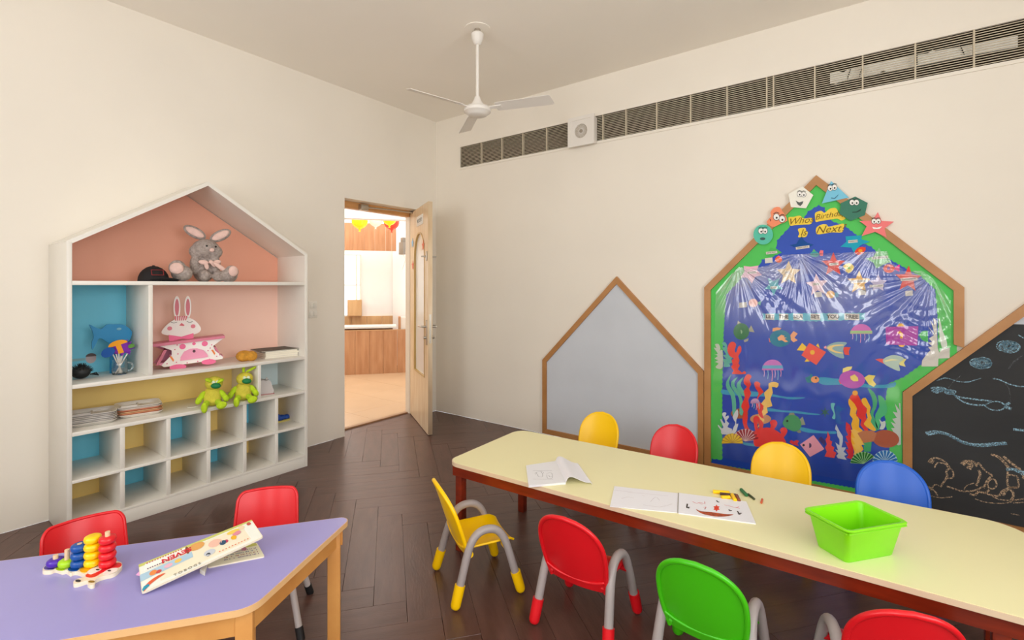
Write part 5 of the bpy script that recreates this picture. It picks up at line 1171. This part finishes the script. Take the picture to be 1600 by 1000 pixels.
# open notebook
def zpt(px, py, z=TZ): return on_z(px, py, z)
nb = thing('open_notebook', 'white open notebook with a curled page at left of the cream table', 'notebook', tuple(zpt(868, 745).xy)+(TZ,))
o0 = nb.location.copy()
def tpt(px, py, z): v = on_z(px, py, TZ); return Vector((v.x-o0.x, v.y-o0.y, z))
A, Bq, Cq, Dq = tpt(822, 730, 0), tpt(826, 762, 0), tpt(884, 757, 0), tpt(868, 723, 0)
bm = bmesh.new(); prism(bm, [tuple(v.xy) for v in (A, Bq, Cq, Dq)], XY, .0005, .009); obj('page_block', bm, flat('#e6e6ea'), nb, 0)
M_PAPER = flat('#e9e8ee', .6)
bm = bmesh.new(); nI = 16
E1, E2 = tpt(926, 757, 0), tpt(905, 727, 0)
Vv = []
for i in range(nI+1):
    s_ = i/nI; h = .009+.03*math.sin(PI*min(1, s_*1.25)**.6)*(1-s_)**.8 if s_ < 1 else .0012
    a = Cq.lerp(E1, s_); b = Dq.lerp(E2, s_); Vv.append((bm.verts.new((a.x, a.y, h)), bm.verts.new((b.x, b.y, h))))
for i in range(nI): bm.faces.new((Vv[i][0], Vv[i+1][0], Vv[i+1][1], Vv[i][1]))
o = obj('curled_page', bm, M_PAPER, nb, 180); md = o.modifiers.new('s', 'SOLIDIFY'); md.thickness = .0012; bpy.context.view_layer.update(); bake(o); o.data.shade_smooth(); o.data.set_sharp_from_angle(angle=math.radians(40))
def drawing(name, par, base, strokes, m, z):
    bm = bmesh.new()
    for pts, w_ in strokes:
        P2 = [on_z(px, py, z) for px, py in (smooth(pts, 3, False) if len(pts) > 2 else pts)]
        ribbon(bm, [(p.x-base.x, p.y-base.y) for p in P2], w_, lambda u, v: (u, v, z-base.z))
    return obj(name, bm, m, par, 0)
C9 = crop(810, 710, 950, 780, 1600, 800)
drawing('pencil_sketch', nb, o0, [([C9(p) for p in s_], .0012) for s_ in ([(290, 340), (330, 320), (310, 360)], [(340, 300), (440, 300)], [(400, 300), (430, 340), (450, 320)], [(340, 350), (360, 395), (430, 395), (430, 345)], [(500, 340), (590, 330), (605, 420), (520, 425), (510, 360)], [(540, 370), (560, 400), (590, 395)], [(260, 290), (600, 290)], [(260, 440), (620, 445)])], flat('#5c5c66'), TZ+.0093)
# picture book
pb = thing('picture_book', 'open drawing book with a red boat picture lying on the cream table', 'book', tuple(zpt(1059, 785).xy)+(TZ,))
o1 = pb.location.copy()
def t1(px, py): v = on_z(px, py, TZ+.003); return (v.x-o1.x, v.y-o1.y)
bm = bmesh.new(); prism(bm, [t1(953, 791), t1(1058, 801), t1(1059, 770.5), t1(960, 759.5)], XY, .0004, .003); obj('left_page', bm, M_PAPER, pb, 0)
bm = bmesh.new(); prism(bm, [t1(1060, 802), t1(1181, 818.5), t1(1166, 784), t1(1061, 770.5)], XY, .0004, .0045); obj('right_page', bm, M_PAPER, pb, 0)
obj('spine', TB([(*t1(1059, 801), .003), (*t1(1060, 770.5), .003)], .002, 8), flat('#b9b4b4'), pb)
C10 = crop(940, 740, 1200, 830, 1600, 554)
zr = TZ+.0048
bt = [C10(p) for p in smooth([(905, 342), (960, 362), (1060, 370), (1180, 388), (1268, 392), (1220, 408), (1120, 414), (1020, 400), (950, 378)], 3)]
bm = bmesh.new(); pts = [on_z(*p, zr) for p in bt]; bm.faces.new([bm.verts.new((p.x-o1.x, p.y-o1.y, zr-TZ)) for p in pts]); obj('boat_picture', bm, mat('boat_crayon', '#c9582c', .8, vscale=120, col2='#7d3a22'), pb, 0)
bm = bmesh.new()
for c_, w_ in (((1108, 330), 30),):
    pts = [on_z(*C10(p), zr) for p in star(1105, 332, 34, 20, 6)]; bm.faces.new([bm.verts.new((p.x-o1.x, p.y-o1.y, zr-TZ+.0002)) for p in pts])
obj('red_flower', bm, flat('#e0452a'), pb, 0)
drawing('red_scribbles', pb, o1, [([C10(p) for p in s_], .0022) for s_ in ([(875, 268), (910, 285), (950, 278), (990, 290), (990, 270)], [(940, 285), (970, 295)], [(980, 325), (1005, 320), (990, 342), (1000, 330)], [(1180, 300), (1250, 318), (1330, 335)], [(1290, 330), (1320, 318)])], flat('#d8504a'), zr)
drawing('dark_birds', pb, o1, [([C10(p) for p in s_], .0055) for s_ in ([(825, 290), (820, 330), (845, 320)], [(825, 320), (840, 335)], [(1105, 258), (1120, 275), (1128, 270)], [(1225, 345), (1235, 358), (1250, 352)], [(1305, 360), (1325, 385), (1345, 378)], [(1310, 385), (1335, 395)])], flat('#4a3f38'), zr)
drawing('faint_sketch', pb, o1, [([C10(p) for p in s_], .001) for s_ in ([(190, 240), (250, 225), (310, 235)], [(390, 210), (415, 215)], [(470, 270), (520, 225), (560, 260)], [(250, 180), (400, 190), (640, 215)], [(400, 300), (560, 320), (680, 290)], [(120, 160), (300, 175)])], flat('#b5a6a8'), TZ+.0032)
# crayons and markers
def pen(name, label, px0, py0, px1, py1, r, m, cap=None, group='loose markers and crayons on the table', z=None):
    a, b = on_z(px0, py0, TZ+r), on_z(px1, py1, TZ+r); t_ = thing(name, label, 'marker', ((a.x+b.x)/2, (a.y+b.y)/2, TZ+(z or 0)), math.atan2(b.y-a.y, b.x-a.x), group)
    h = (b-a).length/2; obj('barrel', TB([(-h, 0, r), (-h*.96, 0, r), (h*.9, 0, r), (h, 0, r)], [r*.8, r, r, r*.6], 14), m, t_)
    if cap: obj('cap', TB([(h*.35, 0, r), (h, 0, r)], r*1.12, 14), cap, t_)
    return t_
BR = mat('brown_marker', '#4a2c22', .4)
pen('marker', 'yellow marker behind the others on the table', 1114, 768, 1140, 770, .0075, P_YEL)
pen('marker', 'dark brown marker lying across the yellow ones', 1125, 771.5, 1150, 774, .006, BR, BR)
pen('marker', 'short yellow marker touching the drawing book', 1127, 777, 1141, 777, .0075, P_YEL)
pen('marker', 'yellow capped marker pointing to the camera', 1144, 773, 1149, 782, .0075, P_YEL)
pen('marker', 'reddish brown marker at the right of the yellow pile', 1151, 774, 1155, 782.5, .0065, mat('red_brown_marker', '#8a4a30', .4))
pen('crayon', 'dark green crayon stub with thick head', 1158, 765, 1167, 774, .0072, mat('dark_green_wax', '#1f6b3c', .5))
pen('crayon', 'thin dark olive crayon stub beside the green one', 1169, 772, 1179, 780, .0045, mat('olive_wax', '#3a4426', .5))
pen('crayon', 'tiny orange crayon stub at the right', 1191, 780, 1189.5, 786, .004, mat('orange_wax', '#d8643a', .5))

# ------------------------------------------------------------ lilac trapezoid table
LZ = .47
k1 = on_z(545, 806, LZ); d1 = Vector((-.598, -.802)); n1 = Vector((.802, -.598))
cR = Vector((k1.x+.012, k1.y+.012)); fR = on_z(398, 943, LZ); fR = Vector((fR.x, fR.y))+Vector((.012, -.012))
lt = thing('lilac_table', 'trapezoid kids table with lilac top and beech wood frame', 'table', (1.9, -3.1, 0))
wd_ = (fR-cR).dot(n1)
pB, pF = cR+d1*1.35, fR+d1*.88
tpp = [tuple(cR), tuple(pB), tuple(pF), tuple(fR)]
tpr = roundpoly(tpp, [.03, .03, .07, .07], 8)
RL = (1.9, -3.1)
bm = bmesh.new(); prism(bm, rel(tpr, RL), XY, LZ-.018, LZ-.0008); obj('edge_band', bm, mat('beech_edge', '#ebbd86', .4), lt, 30)
cxm = sum(p[0] for p in tpr)/len(tpr); cym = sum(p[1] for p in tpr)/len(tpr)
inn2 = offset_poly(tpr, .0025)
bm = bmesh.new(); prism(bm, rel(inn2, RL), XY, LZ-.001, LZ); obj('laminate_top', bm, M_PURPLE, lt, 30)
ins = offset_poly(tpp, .022)
for i in range(4):
    a, b = Vector(ins[i]), Vector(ins[(i+1) % 4]); d = (b-a).normalized(); nrm = Vector((-d.y, d.x)); q = [a, b, b+nrm*.018, a+nrm*.018]
    bm = bmesh.new(); prism(bm, rel([tuple(v) for v in q], RL), XY, LZ-.08, LZ-.018); ap = obj('apron', bm, M_BEECH, lt, 0)
    if i == 2:
        mid = a.lerp(b, .62)-nrm*.0008; Mt = Matrix.Translation((mid.x-RL[0], mid.y-RL[1], LZ-.055)) @ Matrix.Rotation(math.atan2(d.y, d.x), 4, 'Z') @ Matrix.Rotation(PI/2, 4, 'X')
        text('scribbled_name', 'sonacore', .03, mat('ink_brown', '#7a5426', .7), ap, Mt)
lg = offset_poly(tpp, .039)
for i, (x, y) in enumerate(lg):
    e = Vector(tpp[i-1])-Vector(tpp[i]); a_ = math.atan2(e.y, e.x)
    bm = bmesh.new(); box(bm, (-.021, -.021, 0), (.021, .021, LZ-.022), bevel=.003); o = obj('leg', bm, M_BEECH, lt, loc=(x-RL[0], y-RL[1], 0)); o.rotation_euler = (0, 0, math.atan2(d1.y, d1.x))

# shell chairs
def shell_chair():
    t_ = thing('shell_chair', '', 'chair')      # local +Y = facing
    def bk(a, b):
        u = (a-.5)*2; v = b; x = .118*u*(1-.06*v); return Vector((x, -.14-.05*v+.03*u*u, .29+.155*v))
    bm = bmesh.new(); g = [[None]*13 for _ in range(17)]
    out = roundpoly([(-1, 0), (1, 0), (1, 1), (-1, 1)], [.05, .05, .22, .22], 7)
    out = [tuple(Vector(out[i-1]).lerp(Vector(out[i]), k_/8)) for i in range(len(out)) for k_ in (range(1, 9) if (Vector(out[i])-Vector(out[i-1])).length > .3 else [8])]
    me_pts = [((u+1)/2, v) for u, v in out]
    # filled rounded panel: fan grid between centre line and outline
    n = len(out); rings = []
    for k_ in range(7):
        s_ = k_/6; rings.append([bm.verts.new(bk(.5+(a-.5)*s_, .5+(b-.5)*s_)) for a, b in me_pts] if k_ else [bm.verts.new(bk(.5, .5))])
    for k_ in range(1, 7):
        for i in range(n):
            j = (i+1) % n
            if k_ == 1: bm.faces.new((rings[0][0], rings[1][i], rings[1][j]))
            else: bm.faces.new((rings[k_-1][i], rings[k_][i], rings[k_][j], rings[k_-1][j]))
    o = obj('backrest', bm, P_RED, t_, 0); md = o.modifiers.new('s', 'SOLIDIFY'); md.thickness = .007; md.offset = 0; bpy.context.view_layer.update(); bake(o); o.data.shade_smooth(); o.data.set_sharp_from_angle(angle=math.radians(50))
    P_ = [bk(a, b) for a, b in me_pts]; P_.append(P_[0]); obj('rim', TB(P_, .006, 8), P_RED, o, 60)
    def st(a, b):
        u = (a-.5)*2; return Vector((.135*u, -.13+.27*b, .255+.012*u*u-.01*math.sin(PI*b)-(.03*max(0, b-.85)/.15)))
    bm = bmesh.new(); V = [[bm.verts.new(st(i/12, j/12)) for j in range(13)] for i in range(13)]
    for i in range(12):
        for j in range(12): bm.faces.new((V[i][j], V[i+1][j], V[i+1][j+1], V[i][j+1]))
    o = obj('seat', bm, P_RED, t_, 0); md = o.modifiers.new('s', 'SOLIDIFY'); md.thickness = .009; bpy.context.view_layer.update(); bake(o); o.data.shade_smooth()
    bm = bmesh.new()
    for s in (-1, 1): tube(bm, [(s*.07, -.13, .25), (s*.07, -.15, .27), (s*.07, -.155, .34)], .01, 8)
    obj('back_stem', bm, P_RED, t_)
    for s in (-1, 1):
        for e in (-1, 1):
            top = Vector((s*.11, e*.07, .25)); ft = Vector((s*.165, e*.144, 0)); l_ = obj('leg', TB([top, ft+(top-ft)*.04], .012, 12), M_STEEL, t_)
            obj('foot_cap', TB([ft+(top-ft)*.17, ft], .0145, 12), M_BLACK, l_)
    return t_
sc = shell_chair(); FY_ = Vector((.797, -.604)); cc = Vector((1.758, -2.46))-.165*Vector((.604, .797))+FY_*.144
rzc = math.atan2(-.604, .797)-PI/2
sc.location = (cc.x, cc.y, 0); sc.rotation_euler = (0, 0, rzc); sc['label'] = 'red plastic shell chair behind the right end of the lilac table'; sc['group'] = 'red shell chairs behind the lilac table'
a3 = rzc+math.radians(30); c2 = on_z(131, 812, .44).xy+Vector((-math.sin(a3), math.cos(a3)))*.185
dup(sc, (c2.x, c2.y, 0), a3, 'red plastic shell chair behind the caterpillar toy at the left', 'red shell chairs behind the lilac table')

# caterpillar stacking toy
C11 = crop(60, 820, 200, 920, 1400, 1000)
to = thing('stacking_toy', 'wooden caterpillar stacking toy with five pegs of coloured rings', 'toy', tuple(on_z(*C11((700, 740)), LZ).xy)+(LZ,))
o2 = to.location.copy()
def t2(p, z=LZ): v = on_z(*C11(p), z); return (v.x-o2.x, v.y-o2.y)
def tpz(name, pts, z0, z1, m, n=3):
    bm = bmesh.new(); prism(bm, [t2(p, LZ+z1) for p in (smooth(pts, n) if n else pts)], XY, z0, z1); return obj(name, bm, m, to, 50)
WB = mat('pale_toy_wood', '#f0e2c8', .5)
tpz('base_board', [(65, 690), (110, 640), (200, 590), (300, 590), (380, 560), (560, 540), (740, 560), (900, 540), (1000, 580), (1150, 560), (1280, 580), (1310, 630), (1270, 690), (1180, 760), (1020, 800), (900, 850), (880, 920), (820, 940), (770, 910), (760, 870), (650, 905), (560, 920), (550, 880), (620, 840), (740, 800), (640, 740), (560, 730), (500, 750), (440, 710), (370, 720), (270, 690), (200, 715), (90, 720)], 0, .011, WB)
def pad(pts, col): tpz('painted_pad', pts, .011, .0122, mat('toy_'+col[1:], col, .4))
pad([(85, 670), (150, 620), (230, 600), (260, 640), (230, 690), (120, 695)], '#4b3a90'); pad([(270, 690), (300, 650), (400, 600), (430, 650), (400, 705), (320, 710)], '#b4d018'); pad([(460, 690), (520, 640), (620, 620), (640, 670), (600, 715), (500, 720)], '#14509c')
pad([(645, 700), (700, 650), (820, 640), (860, 660), (820, 690), (740, 740), (670, 735)], '#f2b410'); pad([(740, 780), (980, 660), (1100, 610), (1250, 590), (1300, 610), (1280, 650), (1180, 680), (1000, 740), (900, 800), (800, 820)], '#e0242c')
def pad2(pts, col, z=.0122): tpz('face_patch', pts, z, z+.0008, mat('toy_'+col[1:], col, .4))
pad2([(760, 740), (820, 690), (920, 655), (990, 660), (990, 690), (920, 730), (820, 770)], '#f4efe6'); pad2([(1000, 760), (1060, 710), (1160, 675), (1240, 675), (1220, 720), (1120, 765), (1040, 785)], '#f4efe6')
pad2(ell(925, 698, 30, 10, 12), '#2c2a2a', .013); pad2(ell(1108, 714, 26, 10, 12), '#2c2a2a', .013); pad2(ell(620, 872, 45, 18, 12), '#3c3630', .0112); pad2(ell(830, 885, 50, 16, 12), '#8a6a2c', .0112)
RP = mat('ring_purple', '#4c20a8', .3); RL_ = mat('ring_lime', '#a8d810', .3); RB_ = mat('ring_blue', '#0a4c9c', .3); RY = mat('ring_yellow', '#fcd000', .3); RR = mat('ring_red', '#e01824', .3)
pegs = [((270, 640), 1, RP, 470), ((450, 650), 1, RL_, 385), ((645, 650), 3, RB_, 290), ((850, 640), 4, RY, 200), ((1080, 650), 4, RR, 105)]
for (p, cnt, m, ytop) in pegs:
    x, y = t2(p, LZ+.012); D_ = (Vector((x+o2.x, y+o2.y, 0))-CAM).dot(DV)
    zt = 1.3-(820+ytop/10-HY)*D_/FPX-LZ
    pg = obj('peg', TB([(x, y, .011), (x, y, max(zt, .03))], .0062, 10), mat('peg_wood', '#ecc9a0', .5), to)
    for i in range(cnt):
        h = .0225; zc_ = .0125+i*h
        rg = obj('ring', LT([(.0065, zc_+.002), (.014, zc_), (.0195, zc_+.004), (.0215, zc_+h*.5), (.0195, zc_+h-.004), (.014, zc_+h-.001), (.0065, zc_+h-.002)], 24, (x, y, 0)), m, to, 80)
# board books
C12 = crop(200, 800, 430, 940, 1600, 974)
def book_panel(name, label, quad, zs, th, cover, seedn, words):
    """quad: 4 crop points (bl, br, tr, tl) with heights above the table"""
    P_ = [on_z(*C12(q), LZ+z) for q, z in zip(quad, zs)]; o_ = Vector((P_[0].x, P_[0].y, LZ))
    t_ = thing(name, label, 'book', o_, 0, 'board books on the lilac table')
    L_ = [p-o_ for p in P_]; nrm = (L_[1]-L_[0]).cross(L_[3]-L_[0]).normalized()
    if nrm.z < 0: nrm = -nrm
    def q(u, v, w=0): return (L_[0]*(1-u)+L_[1]*u)*(1-v)+(L_[3]*(1-u)+L_[2]*u)*v+nrm*w
    bm = bmesh.new(); pts = roundrect(0, 0, 1, 1, .045, 4); pts = [(u, v) for u, v in pts]
    prism(bm, pts, lambda u, v, w: q(u, v, w), -th, 0); obj('board_pages', bm, flat('#e9dfc6'), t_, 0)
    def patch(nm, pts, col, w=.0006): 
        bm = bmesh.new(); bm.faces.new([bm.verts.new(q(u, v, w)) for u, v in pts]); return obj(nm, bm, flat(col), t_, 0)
    patch('cover_print', [(a*.985+.0075, b*.97+.015) for a, b in pts], cover, .0003)
    return t_, patch, q, L_, nrm
lo, ptc, q_, L_, nr_ = book_panel('board_book', 'closed cream board book lying under the other one', [(870, 600), (1485, 480), (1400, 330), (800, 440)], [.004, .004, .004, .004], .004, '#e6e2c6', 1, '')
ptc('print_band', [(.05, .75), (.98, .78), (.97, .97), (.05, .95)], '#c9c96a')
for i in range(4):
    bm = bmesh.new()
    for k_ in range(26):
        u = .3+.64*k_/26+random.uniform(-.004, .004); v = .2+.13*i
        if random.random() < .8: bm.faces.new([bm.verts.new(q_(*a, .0009)) for a in ((u, v), (u+.014, v), (u+.014, v+.055), (u, v+.055))])
    obj('print_lines', bm, flat(['#7a5a8a', '#a0484a', '#5a6a8a', '#7a5a8a'][i]), lo, 0, props={'kind': 'stuff'})
ptc('print_spot', ell(.72, .7, .05, .13, 12), '#b87a8a', .001)
up, ptc, q_, L_, nr_ = book_panel('board_book', 'open tilted board book with red title letters on top of the other', [(150, 885), (1470, 270), (1345, 85), (115, 575)], [.008, .06, .075, .03], .005, '#e8e9df', 2, '')
ptc('print_band', [(.0, .9), (.6, .9), (1, .93), (1, 1), (0, 1)], '#c4c66c')
ptc('title_strip', [(.03, .68), (.4, .72), (.4, .95), (.05, .93)], '#f0eee6', .001)
ptc('picture_strip', [(.0, .38), (.42, .45), (.42, .68), (.0, .62)], '#a9c6d8', .0009)
ptc('rainbow', smooth([(.01, .12), (.06, .26), (.13, .33), (.19, .3), (.13, .24), (.06, .14), (.02, .02)], 2), '#d9603c', .0012); ptc('rainbow', [(.005, .1), (.02, .18), (.055, .2), (.06, .12), (.01, .03)], '#2f94b0', .0014)
for (u, v, a, b, c_) in ((.1, .5, .03, .09, '#e0894a'), (.14, .46, .025, .06, '#c9534a'), (.22, .52, .035, .07, '#e2b0c0'), (.3, .55, .03, .07, '#efc060'), (.47, .8, .07, .15, '#d9a05c'), (.39, .8, .015, .16, '#7a5030'), (.62, .62, .06, .16, '#e6b9a6'), (.68, .5, .03, .1, '#33506c'), (.71, .5, .018, .07, '#b8405a'), (.8, .78, .06, .09, '#e9c85a'), (.82, .66, .04, .1, '#d88a9a'), (.88, .82, .03, .1, '#e8d0b0'), (.955, .85, .02, .08, '#c05a4a'), (.55, .34, .05, .12, '#c5c9d0'), (.535, .28, .02, .07, '#44484e'), (.78, .52, .025, .1, '#e8b02c')):
    ptc('print_spot', ell(u, v, a, b, 12, .0), c_, .0013)
ptc('pink_tab', [(-.03, .72), (.0, .8), (0, .62)], '#e9a8d8', -.003)
ex_ = (L_[1]-L_[0]).normalized(); ey_ = nr_.cross(ex_).normalized()
def tmat(u, v, flip=False):
    p = q_(u, v, .0016); X, Y = (ex_, ey_) if not flip else (-ex_, -ey_)
    return Matrix(((X.x, Y.x, nr_.x, p.x), (X.y, Y.y, nr_.y, p.y), (X.z, Y.z, nr_.z, p.z), (0, 0, 0, 1)))
text('title', 'SEVEN', .026, flat('#c8303a'), up, tmat(.3, .78, True), bold=.0008)
for j, (v, c_, n_) in enumerate(((.9, '#b84a50', 14), (.7, '#7a5a6a', 16), (.18, '#e07a50', 10))):
    bm = bmesh.new()
    for k_ in range(n_):
        u = (.06+.3*k_/n_) if j < 2 else (.62+.28*k_/n_)
        bm.faces.new([bm.verts.new(q_(*a, .0016)) for a in ((u, v), (u+.012, v), (u+.012, v+.035), (u, v+.035))])
    obj('print_lines', bm, flat(c_), up, 0, props={'kind': 'stuff'})
text('spine_letters', 'TOBOGS', .013, flat('#8a8272'), up, tmat(.35, .09), spacing=1.4)
bm = bmesh.new(); p_ = [on_z(*C12(a), LZ+.002)-up.location for a in ((780, 660), (860, 600), (835, 690))]
prism(bm, [(p.x, p.y) for p in p_], XY, 0.0005, .012); obj('page_corner', bm, flat('#e0dacb'), up, 0)
bpy.context.view_layer.update()
